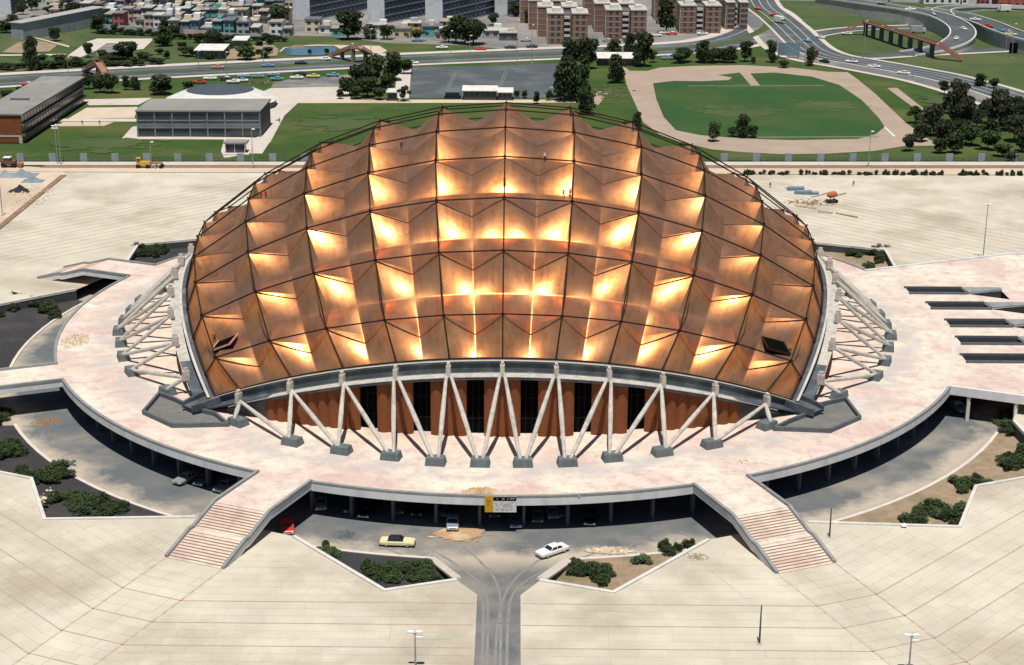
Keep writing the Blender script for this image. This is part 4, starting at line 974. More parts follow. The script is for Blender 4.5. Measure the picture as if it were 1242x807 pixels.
# ---------------------------------------------------------------- brick apartment blocks
def apartment(x0, x1, y, h, units, lbl):
    a = at(x0, y, ZP); b = at(x1, y, ZP); L = (b - a).length; r = thing('apartment_block', lbl, 'apartment block', tuple(a)); dep = 17
    nst = 5; fh = h / nst; wing = L * .385
    for u in range(units):
        oy = u * (dep + 7); ox = -u * 4.0
        for s, xx in enumerate((0, L - wing)):
            MB().box(ox + xx, ox + xx + wing, oy, oy + dep, 0, h).obj('wing', MT['brick_far'], r, world=False)
            MB().box(ox + xx - .25, ox + xx + wing + .25, oy - .25, oy + dep + .25, h, h + .5).obj('cornice', MT['white_concrete'], r, world=False)
            m = MB()
            for f in range(1, nst): m.box(ox + xx - .06, ox + xx + wing + .06, oy - .08, oy, f * fh - .15, f * fh + .1)
            m.obj('floor_band', paint((.38, .33, .3), .8), r, world=False)
            if u == 0:
                wm = MB().box(0, 1.3, -.07, .05, 0, 1.4).mesh('window', MT['window_glass'])
                for f in range(nst):
                    for q in (.22, .62): inst(wm, 'window', r, (ox + xx + wing * q, oy, f * fh + .9))
        MB().box(ox + wing, ox + L - wing, oy + 3, oy + dep - 3, 0, h - .4).obj('stair_core', MT['dark_concrete'], r, world=False)
        bm_ = MB().box(ox + wing + .5, ox + L - wing - 1.0, oy + 1.0, oy + 3, 0, 1.1).mesh('balcony', MT['white_concrete'])
        for f in range(nst): inst(bm_, 'balcony', r, (0, 0, f * fh + .35))
        MB().box(ox + 2, ox + wing - 1, oy + 3, oy + 9, h + .5, h + 2.3).obj('water_tank_house', MT['pale_concrete'], r, world=False)
        MB().box(ox + L - wing + 2, ox + L - 2, oy + 4, oy + 9, h + .5, h + 2.0).obj('water_tank_house', MT['pale_concrete'], r, world=False)
        m = MB()
        for q in range(5): m.box(ox - .3, ox, oy + .2 + q * dep / 4.2, oy + .9 + q * dep / 4.2, 0, h)
        m.obj('side_pilasters', MT['white_concrete'], r, world=False)
        wm = MB().box(-.08, 0, 0, 2.2, 0, 1.7).mesh('window', MT['window_glass'])
        for f in range(nst):
            for q in range(4): inst(wm, 'window', r, (ox, oy + 1.4 + q * dep / 4.2, f * fh + .7))
    return r
apartment(664, 712.5, 53.5, 13.2, 4, 'brown brick apartment block nearest the middle, pale pilasters down its side')
apartment(734.5, 783.5, 47.5, 12.8, 3, 'brown brick apartment block second from the left, by the tall dark trees')
apartment(824.5, 873.5, 40.5, 12.5, 3, 'brown brick apartment block behind the row of round trees')
apartment(880, 906, 36, 12.5, 3, 'narrow brown brick apartment block beside the curving ramp')
def slab_block(xa, ya, xb, yb, xc, yc, h, lbl):   # white end wall a-b, long window front b-c
    a, b, c = at(xa, ya, ZP), at(xb, yb, ZP), at(xc, yc, ZP); r = thing('slab_block', lbl, 'apartment block', tuple(b))
    ux = (b - a).normalized(); uy = (c - b).normalized(); W = (b - a).length; L = (c - b).length
    wbox(MB(), b, ux, uy, -W, 0, 0, L, 0, h).obj('wall', paint((.62, .64, .66), .8, True), r)
    wbox(MB(), b, ux, uy, -W - .3, .5, -.3, L, h, h + .5).obj('roof', MT['roof_grey'], r)
    wbox(MB(), b, ux, uy, .02, .15, .6, L, .3, h - .2).obj('facade', paint((.07, .10, .14), .6), r)
    n = max(6, int(L / 4.2)); m = wbox(MB(), Vector((0, 0, 0)), ux, uy, .2, .32, 0, L / n * .62, 0, 1.5).mesh('window', MT['window_glass'])
    nst = int(h / 2.8); m2 = MB()
    for f in range(nst):
        for k in range(n): inst(m, 'window', r, uy * (L / n * (k + .2)) + Vector((0, 0, f * h / nst + .9)))
        wbox(m2, b, ux, uy, .15, .5, .6, L, f * h / nst, f * h / nst + .3)
    m2.obj('floor_band', paint((.2, .24, .28), .7), r)
    return r
slab_block(446, 27, 466, 28.5, 545, 12, 13.5, 'long blue grey slab block with white end wall, middle of three')
slab_block(516, 29.5, 536.5, 31, 618, 12, 13.5, 'long blue grey slab block with white end wall, right of three')
slab_block(355.5, 24, 375.5, 25.5, 470, 6, 13.5, 'long blue grey slab block with white end wall, left of three')
slab_block(0, 16, 14, 18, 32, 10, 12, 'small grey slab block in the top left corner')
slab_block(600, 18, 615, 19, 690, 2, 13.5, 'blue grey slab block behind the apartment blocks')

# ---------------------------------------------------------------- houses of the district beyond the park
PAL = [('white', (.78, .78, .76)), ('cream', (.66, .58, .42)), ('pale grey', (.40, .41, .42)), ('turquoise', (.12, .40, .36)), ('brick red', (.45, .12, .09)), ('ochre', (.55, .37, .16)), ('dusty pink', (.58, .40, .34)), ('slate blue', (.16, .24, .32)), ('dark grey', (.14, .14, .15)), ('beige', (.56, .47, .36))]
used_lab = {}
def house(x, y, wd, h, dep, c, lbl):
    p = at(x, y, ZP); r = thing('house', lbl, 'house', tuple(p))
    rn = random.Random(int(x * 13 + y * 7)); L = wd
    MB().box(0, L, 0, dep, 0, h).obj('wall', paint(PAL[c][1], .85, True), r, world=False)
    rc = rn.choice([(.42, .40, .37), (.30, .29, .27), (.52, .49, .43), (.19, .19, .19), (.14, .15, .16), (.36, .30, .24)])
    MB().box(-.3, L + .3, -.5, dep + .3, h, h + .3).obj('roof', paint(rc, .9, True), r, world=False)
    if rn.random() < .6: q = rn.uniform(.15, .6) * L; MB().box(q, q + rn.uniform(2, 3.5), dep * .4, dep * .8, h + .3, h + rn.uniform(1.6, 2.6)).obj('roof_room', paint(PAL[rn.choice((0, 1, 2, c))][1], .85, True), r, world=False)
    ns = 2 if h > 4.6 else 1; wmn = MB().box(0, 1.7, -.08, .05, 0, 1.3).mesh('window', MT['window_glass']); k = max(2, int(L / 3.6))
    for f in range(ns):
        for q in range(k): inst(wmn, 'window', r, (L * (q + .3) / k, 0, f * 2.9 + 1.0))
    MB().box(L * .82, L * .82 + 1, -.07, .05, 0, 2.1).obj('door', paint((.12, .08, .06), .7), r, world=False)
    return r
rn = random.Random(11)
HR = [('first', 41.5, 205, 352, 15), ('second', 34, 128, 350, 13.5), ('third', 27, 100, 345, 12.5), ('fourth', 20.5, 60, 340, 12), ('fifth', 14.5, 60, 335, 11.5), ('sixth', 9, 55, 350, 12), ('seventh', 3.5, 40, 350, 12)]
for nm_, y, xa, xb, st in HR:
    x = xa; k = 0; cnt = 0
    while x < xb:
        p = at(x, y, ZP); m_ = mpp(p); wpx = rn.uniform(.62, 1.0) * st
        if rn.random() < .9:
            c = rn.choice([0, 0, 0, 1, 2, 2, 2, 3, 5, 6, 7, 7, 8, 8, 9])
            if nm_ == 'second' and 128 < x < 140: c = 4
            house(x, y + rn.uniform(-1.2, 1.2) + (x - 200) * .008, wpx * m_, rn.choice([3.2, 5.8, 5.8, 6.4]), rn.uniform(8, 13), c, f'{PAL[c][0]} flat roofed house, {ORD[min(k, 33)]} from the left in the {nm_} row beyond the park'); k += 1
        x += wpx + rn.uniform(.5, 4)
EX = [(370, 40, 7, 6.0, 10, 1, 'cream two storey house left of the left big tree cluster'), (386, 41, 8, 3.2, 9, 0, 'white low house beside the cream two storey house'), (402, 44, 8, 3.4, 9, 3, 'turquoise low house at the left of the dark tree'), (447, 46, 8, 5.6, 9, 0, 'white gabled house in front of the middle slab block'), (476, 46, 8, 4, 9, 1, 'cream house below the middle slab block'), (489, 43, 8, 5.5, 9, 5, 'ochre house below the middle slab block'), (512, 45, 9, 4.6, 10, 3, 'turquoise house below the right slab block'), (527, 49, 5, 3.4, 8, 9, 'beige low house before the right slab block'), (533, 41, 8, 5.5, 10, 1, 'cream house between slab block and dark trees'), (586, 46, 11, 3.2, 9, 2, 'pale grey garage right of the dark tree clump'), (606, 49, 8, 3.2, 7, 8, 'dark grey lorry shed beside the apartment blocks'), (560, 12, 9, 6, 10, 0, 'white house between the slab blocks at the top'), (1210, 9, 20, 6, 12, 4, 'brick red building at the top right corner'), (1188, 6, 5, 5.5, 6, 4, 'small brick red building left of the larger one at top right'), (1120, 5, 24, 5, 10, 0, 'long white building at the top right'), (1040, 2, 20, 5, 10, 2, 'pale grey building at the top beyond the ramp'), (156, 41, 0, 0, 0, 0, '')]
for x, y, w_, h_, d_, c, l_ in EX:
    if w_: house(x, y, w_, h_, d_, c, l_)
# walls facing the park
for (x0, y0, x1, y1, h_, c, l_) in ((127, 36, 205, 41, 2.4, 2, 'long pale grey wall between park and houses'), (205, 41, 262, 44, 2.4, 6, 'pinkish wall between park and first row of houses'), (262, 44, 345, 48, 1.8, 2, 'low grey wall at the near side of the first houses')):
    a, b = at(x0, y0, ZP), at(x1, y1, ZP); o = MB().bar(a + Vector((0, 0, h_ / 2)), b + Vector((0, 0, h_ / 2)), .35, h_).obj('boundary_wall', paint(PAL[c][1], .85, True)); o['label'] = l_; o['category'] = 'wall'
# ---------------------------------------------------------------- footbridges and boards
def footbridge(pts, w_, h_, pier, lbl, m_='red_paint', ramps=()):
    r = thing('footbridge', lbl, 'footbridge', tuple(pts[0]))
    for a, b in zip(pts, pts[1:]): MB().bar(a, b, w_, .7).obj('deck', MT[m_], r)
    for p in pier: MB().box(p.x - .8, p.x + .8, p.y - 1.2, p.y + 1.2, ZP, p.z).obj('pier', MT['dark_concrete'], r)
    for s in (-1, 1):
        for a, b in zip(pts, pts[1:]):
            t = (b - a).normalized(); n = Vector((t.y, -t.x, 0)) * (s * w_ / 2); MB().bar(a + n + Vector((0, 0, .9)), b + n + Vector((0, 0, .9)), .2, .5).obj('railing', MT['red_paint'], r)
HB = 6.0
A_ = at(1049, 27, ZP + HB); B_ = at(1139, 55, ZP + HB)
footbridge([A_ - Vector((9, -4, 5)), A_, B_, B_ + Vector((9, -5, -5.5))], 2.6, HB, [A_.lerp(B_, t) - Vector((0, 0, .3)) for t in (.02, .13, .25, .38, .51, .64, .77, .92)], 'long faded red footbridge on dark piers over the interchange')
A_ = at(402, 68, ZP + .5); C1 = at(428, 58, ZP + HB); C2 = at(436, 59, ZP + HB); B_ = at(448, 66, ZP + 2.0)
footbridge([A_, C1, C2, B_], 2.6, HB, [C1 - Vector((0, 0, .3)), A_.lerp(C1, .5) - Vector((0, 0, .3)), C2.lerp(B_, .6) - Vector((0, 0, .3))], 'brown peaked footbridge left of the dark tree cluster by the avenue')
A_ = at(103, 86, ZP + .5); C1 = at(119, 77, ZP + HB); C2 = at(127, 89, ZP + HB); B_ = at(112, 97, ZP + .5)
footbridge([A_, C1, C2, B_], 2.8, HB, [C1 - Vector((0, 0, .3)), C2 - Vector((0, 0, .3))], 'red footbridge crossing the avenue behind the long school block')
bp = at(943, 71, ZP); bb = thing('billboard', 'large blue grey slatted billboard back beside the highway', 'billboard', tuple(bp)); L = 26 * mpp(bp)
for k in range(9): MB().box(L / 9 * k + .06, L / 9 * (k + 1) - .06, 0, .3, 1.2, 6.6).obj('panel', paint((.16, .24, .29), .6, True), bb, world=False)
for k in (0.5, 4.5, 8.5): MB().box(L / 9 * k - .15, L / 9 * k + .15, .3, .6, 0, 6.4).obj('post', MT['dark_steel'], bb, world=False)
bp = at(980, 77, ZP); o = thing('tower_sign', 'tall pale sign slab standing by the highway', 'sign', tuple(bp)); MB().box(-1.3, 1.3, 0, .8, 0, 5.6).obj('slab', MT['concrete'], o, world=False); MB().box(-1.1, 1.1, -.04, 0, 3.2, 5.2).obj('panel', paint((.4, .42, .43)), o, world=False)
bp = at(987, 73, ZP); o = thing('sign', 'small dark red billboard on a post by the highway', 'sign', tuple(bp)); MB().box(-1.8, 1.8, 0, .25, 1.8, 4).obj('panel', paint((.10, .03, .03)), o, world=False); MB().box(-.15, .15, .1, .3, 0, 1.9).obj('post', MT['dark_steel'], o, world=False)
bp = at(1068, 20, ZP); o = thing('sign', 'black road sign panel above the raised ramp', 'sign', tuple(bp)); MB().box(-2, 2, 0, .25, 3, 6.5).obj('panel', MT['black_glass'], o, world=False); MB().box(-.15, .15, .1, .3, 0, 3).obj('post', MT['dark_steel'], o, world=False)
bp = at(666, 119, ZP); o = thing('awning', 'light blue awning at the right end of the asphalt yard', 'awning', tuple(bp)); MB().add([(0, 0, 3.6), (4.2, 0, 3.6), (3.6, 5, 3.2), (.6, 5, 3.2), (0, 0, 3.75), (4.2, 0, 3.75), (3.6, 5, 3.35), (.6, 5, 3.35)], [(3, 2, 1, 0), (4, 5, 6, 7), (0, 1, 5, 4), (1, 2, 6, 5), (2, 3, 7, 6), (3, 0, 4, 7)]).obj('cover', paint((.12, .35, .5)), o, world=False)
for x in (.1, 4.0): MB().box(x, x + .15, .1, .25, 0, 3.6).obj('post', MT['steel'], o, world=False)

# ---------------------------------------------------------------- trees and shrubs
def crown_mesh(name, kind, seed, n, leaf, m):
    rn = random.Random(seed); mb = MB(); lobes = []
    if kind == 'round':
        for _ in range(9): a = rn.uniform(0, 2 * PI); r = rn.uniform(.05, .34); lobes.append((r * math.cos(a), r * math.sin(a), rn.uniform(.3, .84), rn.uniform(.19, .3), rn.uniform(.13, .2)))
    elif kind == 'tall':
        for k in range(10): a = rn.uniform(0, 2 * PI); r = rn.uniform(.0, .22); z = .16 + .078 * k; lobes.append((r * math.cos(a), r * math.sin(a), z, rn.uniform(.26, .40) * (1.15 - abs(z - .5) * .9), rn.uniform(.10, .15)))
    elif kind == 'spread':
        for _ in range(12): a = rn.uniform(0, 2 * PI); r = rn.uniform(.08, .42); lobes.append((r * math.cos(a), r * math.sin(a), rn.uniform(.32, .82), rn.uniform(.15, .24), rn.uniform(.1, .17)))
    else:  # shrub
        for _ in range(8): a = rn.uniform(0, 2 * PI); r = rn.uniform(.0, .38); lobes.append((r * math.cos(a), r * math.sin(a), rn.uniform(.2, .62), rn.uniform(.16, .28), rn.uniform(.2, .34)))
    for _ in range(n):
        cx, cy, cz, rx, rz_ = rn.choice(lobes)
        v = Vector((rn.gauss(0, 1), rn.gauss(0, 1), rn.gauss(0, 1))).normalized() * (rn.random() ** .4)
        p = Vector((cx + v.x * rx, cy + v.y * rx, max(.03, cz + v.z * rz_)))
        q = Vector((rn.gauss(0, 1), rn.gauss(0, 1), rn.gauss(0, 1))).normalized(); t = q.orthogonal().normalized(); u = q.cross(t); s = leaf * rn.uniform(.6, 1.5)
        mb.add([p + t * s, p + u * s * .7, p - t * s, p - u * s * .7], [(0, 1, 2, 3)])
    return mb.mesh(name, m)
def trunk_mesh(kind, seed):
    rn = random.Random(seed); m = MB(); h = {'round': .55, 'tall': .85, 'spread': .5}[kind]
    m.tube([(0, 0, -.02), (.01, 0, h * .5), (.02, .01, h)], [.035, .025, .012], 6)
    for _ in range(5):
        a = rn.uniform(0, 2 * PI); z = rn.uniform(.2, .5) * h / .55; m.tube([(0, 0, z), (.1 * math.cos(a), .1 * math.sin(a), z + .1), (.24 * math.cos(a), .24 * math.sin(a), z + .2)], [.014, .010, .005], 5)
    return m.mesh('trunk', MT['bark'])
CR, TR = {}, {}
for kd in ('round', 'tall', 'spread'):
    TR[kd] = [trunk_mesh(kd, 40 + k) for k in range(2)]
    for fk in ('foliage', 'foliage_dark', 'foliage_pale', 'foliage_brown'):
        CR[kd, fk] = [crown_mesh('crown', kd, 100 + k * 7 + len(fk), 2200, .042, MT[fk]) for k in range(2)]
FKW = {'foliage': 'green', 'foliage_dark': 'dark green', 'foliage_pale': 'pale green', 'foliage_brown': 'purplish'}
KW = {'round': 'round crowned', 'tall': 'tall narrow', 'spread': 'spreading'}
trn = random.Random(21)
def tree(x, y, hp, wp, kind, fk, where):
    p = at(x, y, ZP - .05); m_ = mpp(p); h = hp * m_ / .96; wd = wp * m_
    r = thing('tree', f'{KW[kind]} {FKW[fk]} tree {where}', 'tree', tuple(p), trn.uniform(0, 6.28)); k = trn.randrange(2)
    base = {'round': .98, 'tall': .75, 'spread': 1.1}[kind]; s = wd / base * 1.3
    inst(TR[kind][k], 'trunk', r, scale=(min(s, h), min(s, h), h)); inst(CR[kind, fk][k], 'crown', r, scale=(s, s, h)); return r
FD, FG, FP, FB = 'foliage_dark', 'foliage', 'foliage_pale', 'foliage_brown'
TREES = [(40, 86, 39, 13, 'tall', FD, 'standing alone in front of the park path'), (88, 31, 27, 16, 'round', FD, 'at the top left among the first houses'), (118, 40, 22, 18, 'round', FD, 'at the left end of the park wall'), (74, 16, 13, 12, 'round', FG, 'in the top left corner behind the houses'), (107, 70, 17, 11, 'round', FG, 'beside the park court, left of its corner'), (154, 73, 22, 22, 'spread', FG, 'standing over the park court'), (201, 56, 23, 13, 'tall', FG, 'in the middle of the park right of the court'), (122, 112, 22, 15, 'round', FD, 'just right of the long school block end'), (136, 113, 26, 18, 'round', FD, 'second from the school block end'), (153, 109, 17, 11, 'round', FD, 'third from the school block end'), (164, 109, 15, 9, 'tall', FD, 'fourth from the school block end'), (197, 115, 23, 30, 'round', FD, 'largest in the row behind the school playground'), (227, 108, 9, 15, 'round', FD, 'small and low beside the round hall'), (108, 108, 21, 12, 'round', FD, 'touching the far end of the long school block'), (10, 121, 13, 14, 'round', FD, 'left of the long school block, nearest the left edge'), (25, 116, 11, 13, 'round', FD, 'left of the long school block, second from the edge'), (36, 112, 7, 9, 'round', FD, 'small, left of the long school block'), (260, 60, 27, 18, 'round', FD, 'tallest behind the park pavilion'), (240, 52, 13, 12, 'round', FD, 'left of the one behind the park pavilion'), (339, 38, 30, 24, 'round', FG, 'among the houses left of the left slab block'), (218, 58, 8, 7, 'round', FD, 'small in the park left of the pavilion'), (231, 69, 12, 14, 'round', FG, 'just left of the park pavilion'), (297, 73, 17, 24, 'round', FP, 'beside the yellow grass near the avenue'), (322, 47, 8, 10, 'round', FD, 'small above the pond'), (254, 72, 8, 8, 'round', FG, 'small in front of the park pavilion'), (376, 65, 5, 6, 'round', FD, 'tiny on the near bank of the pond'), (396, 65, 6, 7, 'round', FD, 'tiny at the right end of the pond'), (8, 40, 14, 18, 'round', FD, 'at the left edge above the grey gabled hall'), (56, 34, 12, 20, 'round', FD, 'behind the grey gabled hall'), (68, 50, 16, 14, 'round', FD, 'right of the grey gabled hall'), (52, 76, 9, 12, 'round', FG, 'low, right of the lone tall park one'), (72, 78, 11, 16, 'round', FG, 'low, second right of the lone park one'), (92, 80, 10, 14, 'round', FG, 'low by the red footbridge'), (134, 76, 9, 16, 'round', FD, 'low under the park court'), (178, 74, 8, 12, 'round', FG, 'low right of the park court'), (422, 48, 34, 32, 'round', FD, 'big, left of the middle slab block'), (449, 47, 17, 13, 'tall', FP, 'slim, beside the white gabled house'), (470, 48, 17, 15, 'round', FG, 'between cream houses before the slab block'), (507, 49, 12, 16, 'round', FG, 'before the turquoise house'), (553, 53, 34, 24, 'round', FD, 'left half of the dark clump by the right slab block'), (574, 54, 36, 26, 'round', FD, 'right half of the dark clump by the right slab block'), (599, 31, 17, 12, 'round', FD, 'behind the lorry shed'), (436, 112, 40, 26, 'round', FD, 'left of the big cluster over the car park'), (455, 106, 38, 24, 'round', FG, 'middle of the big cluster over the car park'), (477, 98, 34, 26, 'round', FD, 'right of the big cluster over the car park'), (490, 90, 20, 16, 'round', FD, 'rightmost of the big cluster over the car park'), (432, 120, 15, 14, 'round', FG, 'low, below the big cluster, left'), (461, 121, 14, 16, 'round', FG, 'low, below the big cluster, middle'), (490, 123, 19, 14, 'spread', FG, 'palm like, right of the small white hut'), (412, 120, 12, 10, 'round', FD, 'low, left of the big cluster'), (694, 84, 36, 24, 'round', FD, 'top left of the dark group above the lawn'), (714, 84, 38, 26, 'round', FD, 'top right of the dark group above the lawn'), (689, 123, 52, 22, 'tall', FD, 'tall, left side of the dark group above the lawn'), (702, 104, 30, 18, 'round', FD, 'in the middle of the dark group above the lawn'), (711, 139, 36, 15, 'tall', FD, 'pointed, just behind the top of the dome'), (747, 101, 34, 15, 'tall', FD, 'lone, in front of the low brown shed'), (745, 66, 18, 13, 'tall', FD, 'behind the low brown shed, left'), (764, 67, 26, 11, 'tall', FD, 'behind the low brown shed, middle'), (781, 81, 42, 26, 'round', FD, 'tall, right end of the low brown shed'), (792, 76, 14, 10, 'round', FG, 'small, right of the low brown shed'), (651, 126, 15, 9, 'round', FD, 'small, on the tan path right of the white shed'), (636, 119, 9, 8, 'round', FD, 'tiny, right of the white shed'), (626, 118, 8, 8, 'round', FD, 'tiny, beside the white shed end'), (666, 122, 12, 8, 'round', FG, 'small, beside the blue awning'), (808, 40, 42, 26, 'round', FD, 'tall, between the brick apartment blocks'), (829, 75, 20, 19, 'round', FD, 'first from the left in the row above the track'), (851, 76, 26, 14, 'tall', FD, 'second from the left in the row above the track'), (872, 75, 19, 18, 'round', FD, 'third from the left in the row above the track'), (888, 76, 20, 16, 'round', FD, 'fourth from the left in the row above the track'), (903, 75, 25, 16, 'round', FD, 'fifth from the left in the row above the track'), (914, 77, 8, 7, 'round', FD, 'tiny, right end of the row above the track'), (936, 76, 26, 9, 'tall', FG, 'slim, left of the blue grey billboard'), (950, 82, 10, 12, 'round', FD, 'low, before the blue grey billboard'), (982, 80, 22, 8, 'tall', FG, 'slim, right of the blue grey billboard'), (867, 172, 25, 16, 'round', FP, 'thin, lowest left on the sports field'), (890, 166, 13, 11, 'round', FD, 'small, on the sports field, left of three'), (900, 167, 28, 13, 'tall', FD, 'tallest of three on the sports field'), (914, 167, 15, 13, 'round', FD, 'small, on the sports field, right of three'), (772, 158, 22, 9, 'tall', FD, 'right behind the dome on the track edge'), (1103, 184, 24, 15, 'round', FD, 'lone, on the grass before the track corner'), (1145, 115, 16, 12, 'round', FB, 'small round, by the diagonal strip'), (1161, 150, 50, 18, 'tall', FB, 'tallest, right of the running track'), (1168, 158, 38, 20, 'round', FB, 'beside the tallest one right of the track'), (1127, 164, 36, 18, 'tall', FB, 'leftmost of the dark group right of the track'), (1147, 176, 30, 22, 'round', FB, 'lowest of the group right of the track'), (1163, 168, 26, 20, 'round', FD, 'low amid the dark group right of the track'), (1192, 140, 17, 13, 'round', FB, 'small, above the right hand lawn'), (1208, 152, 40, 20, 'tall', FB, 'left of the purplish clump at the right edge'), (1222, 158, 38, 22, 'round', FB, 'middle of the purplish clump at the right edge'), (1235, 150, 30, 18, 'tall', FB, 'right of the purplish clump at the right edge'), (1226, 196, 12, 16, 'round', FD, 'low, by the fence at the right edge'), (1193, 166, 14, 14, 'round', FD, 'low, between the purplish clumps'), (1189, 105, 15, 10, 'tall', FD, 'by the highway at the right'), (1205, 108, 14, 10, 'round', FD, 'small by the highway at the right'), (540, 10, 14, 14, 'round', FD, 'among the top houses between the slab blocks'), (625, 20, 16, 10, 'tall', FD, 'left of the brick apartment blocks'), (640, 28, 20, 12, 'round', FD, 'at the foot of the brick apartment blocks'), (722, 56, 9, 8, 'round', FD, 'small, between the two near apartment blocks')]
for k_t, (x, y, h, w__, kd, fk) in enumerate([(1110, 150, 20, 16, 'round', FG), (1118, 172, 22, 20, 'round', FD), (1134, 150, 24, 18, 'round', FD), (1138, 186, 18, 18, 'round', FD), (1152, 138, 26, 16, 'round', FB), (1156, 186, 24, 22, 'round', FD), (1172, 140, 22, 18, 'round', FB), (1178, 176, 26, 24, 'round', FD), (1184, 155, 22, 18, 'round', FB), (1198, 182, 22, 22, 'round', FG), (1204, 168, 24, 20, 'round', FD), (1214, 136, 26, 18, 'tall', FB), (1230, 172, 30, 24, 'round', FB), (1240, 184, 24, 20, 'round', FD), (1216, 190, 14, 18, 'round', FG)]):
    TREES.append((x, y, h, w__, kd, fk, f'of the dark wood at far right, {ORD[k_t]} from its left'))
TREES += [(424, 116, 26, 20, 'round', FD, 'low at the left foot of the big cluster'), (446, 118, 24, 22, 'round', FG, 'amid the big cluster, by the small white hut'), (468, 112, 22, 20, 'round', FD, 'amid the big cluster, right of the hut'), (680, 122, 36, 18, 'round', FD, 'left edge of the dark group above the lawn'), (706, 124, 30, 20, 'round', FD, 'lower part of the dark group above the lawn'), (696, 118, 40, 22, 'round', FD, 'centre of the dark group above the lawn'), (862, 76, 18, 16, 'round', FD, 'between second and third above the track'), (880, 76, 17, 16, 'round', FD, 'between third and fourth above the track'), (822, 77, 12, 14, 'round', FG, 'low, left end of the row above the track'), (544, 52, 24, 18, 'round', FD, 'left foot of the clump by the right slab block'), (564, 54, 26, 24, 'round', FD, 'centre of the clump by the right slab block')]
for t in TREES: tree(*t)
# scrubby park trees, alike and close together
PK = []
while len(PK) < 34:
    x = trn.uniform(120, 338); y = trn.uniform(49, 76)
    if 84 < x < 190 and y < 70: y = trn.uniform(70, 77)
    PK.append((x, y))
for i, (x, y) in enumerate(sorted(PK)):
    o = tree(x, y + (.0 if x < 200 else -3), trn.uniform(6, 11), trn.uniform(8, 13), 'round', trn.choice((FG, FD)), 'x'); o['label'] = f'small scrubby tree, {ORD[i]} from the left among those in the rough park grass'; o['group'] = 'scrubby trees scattered in the park'
for i, x in enumerate(range(2, 200, 9)):
    o = tree(x + trn.uniform(-2, 2), 84.5 - x * .03 + trn.uniform(-1, 1), trn.uniform(6, 10), trn.uniform(10, 15), 'round', FD, 'x'); o['label'] = f'dark bushy tree, {ORD[i]} from left in the row beyond the avenue'; o['group'] = 'dark trees along the far side of the avenue'
for i, x in enumerate(range(204, 345, 7)):
    o = tree(x + trn.uniform(-2, 2), 47.5 + (x - 204) * .02, trn.uniform(5, 8), trn.uniform(7, 12), 'round', FD, 'x'); o['label'] = f'dark low tree, {ORD[i]} from the left in the row before the first houses'; o['group'] = 'dark low trees before the first houses'
for i, x in enumerate(range(122, 204, 6)):
    o = tree(x + trn.uniform(-2, 2), 41 + (x - 122) * .04, trn.uniform(5, 9), trn.uniform(8, 12), 'round', FD, 'x'); o['label'] = f'dark low tree, {ORD[i]} from the left along the pale grey park wall'; o['group'] = 'dark low trees along the park wall'
ST = []
while len(ST) < 34:
    x = trn.uniform(10, 345); y = trn.choice((41, 36, 30, 23, 17, 11)) + trn.uniform(-1, 2)
    if not (y > 36 and x < 130): ST.append((x, y))
for i, (x, y) in enumerate(sorted(ST)):
    o = tree(x, y, trn.uniform(9, 16), trn.uniform(9, 14), 'round', trn.choice((FG, FD)), 'x'); o['label'] = f'dark street tree, {ORD[i]} from the left among those between the small houses'; o['group'] = 'street trees between the houses'

SH = {fk: [crown_mesh('shrub', 'shrub', 300 + k, 2400, .038, MT[fk]) for k in range(3)] for fk in ('foliage', 'foliage_dark', 'foliage_pale')}
def shrubs(px, n, rad, h, fks, lbl, grp, seed, zf=None):
    rn = random.Random(seed); P = sorted((rn.uniform(px[0], px[2]), rn.uniform(px[1], px[3])) for _ in range(n))
    for q, (x, y) in enumerate(P):
        p = at(x, y, -5.0); z = zb(p.x, p.y); p = at(x, y, z); z = zb(p.x, p.y)
        o = inst(rn.choice(SH[rn.choice(fks)]), 'shrub', None, (p.x, p.y, z - .1), rn.uniform(0, 6)); s = rad * rn.uniform(.7, 1.35); o.scale = (s, s, h * rn.uniform(.7, 1.25))
        o['label'] = lbl.replace(' shrub', f' shrub, {ORD[q]} from left,', 1); o['category'] = 'shrub'; o['group'] = grp
D2_, P2_ = ('foliage_dark', 'foliage'), ('foliage', 'foliage_dark', 'foliage_pale')
shrubs((22, 572, 80, 588), 12, 3.6, 1.9, D2_, 'dark shrub in the upper clump of the left front slate bed', 'upper shrubs of the left front bed', 1)
shrubs((68, 606, 150, 621), 16, 3.6, 1.9, D2_, 'dark shrub in the lower clump of the left front slate bed', 'lower shrubs of the left front bed', 2)
shrubs((0, 538, 22, 562), 8, 3.6, 1.9, D2_, 'dark shrub at the left edge of the left front slate bed', 'left edge shrubs of the left front bed', 3)
shrubs((0, 500, 8, 520), 3, 3.4, 1.8, D2_, 'dark shrub under the walkway at the left edge', 'shrubs under the walkway', 4)
shrubs((452, 688, 528, 704), 16, 3.1, 1.7, D2_, 'dark shrub in the slate bed left of the approach road', 'shrubs of the front left bed', 5)
shrubs((384, 660, 412, 676), 6, 2.6, 1.4, P2_, 'green shrub in the corner of the front slate bed by the stair', 'corner shrubs of the front left bed', 6)
shrubs((699, 691, 758, 707), 10, 3.0, 1.9, D2_, 'green shrub in the dry bed right of the approach road', 'main shrubs of the front right bed', 7)
shrubs((804, 662, 836, 671), 5, 2.8, 1.5, P2_, 'green shrub at the right end of the front dry bed', 'end shrubs of the front right bed', 8)
shrubs((776, 676, 792, 684), 3, 2.2, 1.2, P2_, 'small green shrub in the middle of the front dry bed', 'middle shrubs of the front right bed', 9)
shrubs((690, 680, 702, 682), 2, 2.0, 1.0, P2_, 'small grey green shrub behind the kerb of the front dry bed', 'kerb shrubs of the front right bed', 19)
shrubs((1094, 618, 1160, 633), 14, 3.6, 1.9, P2_, 'green shrub in the lower clump of the right front dry bed', 'lower shrubs of the right front bed', 10)
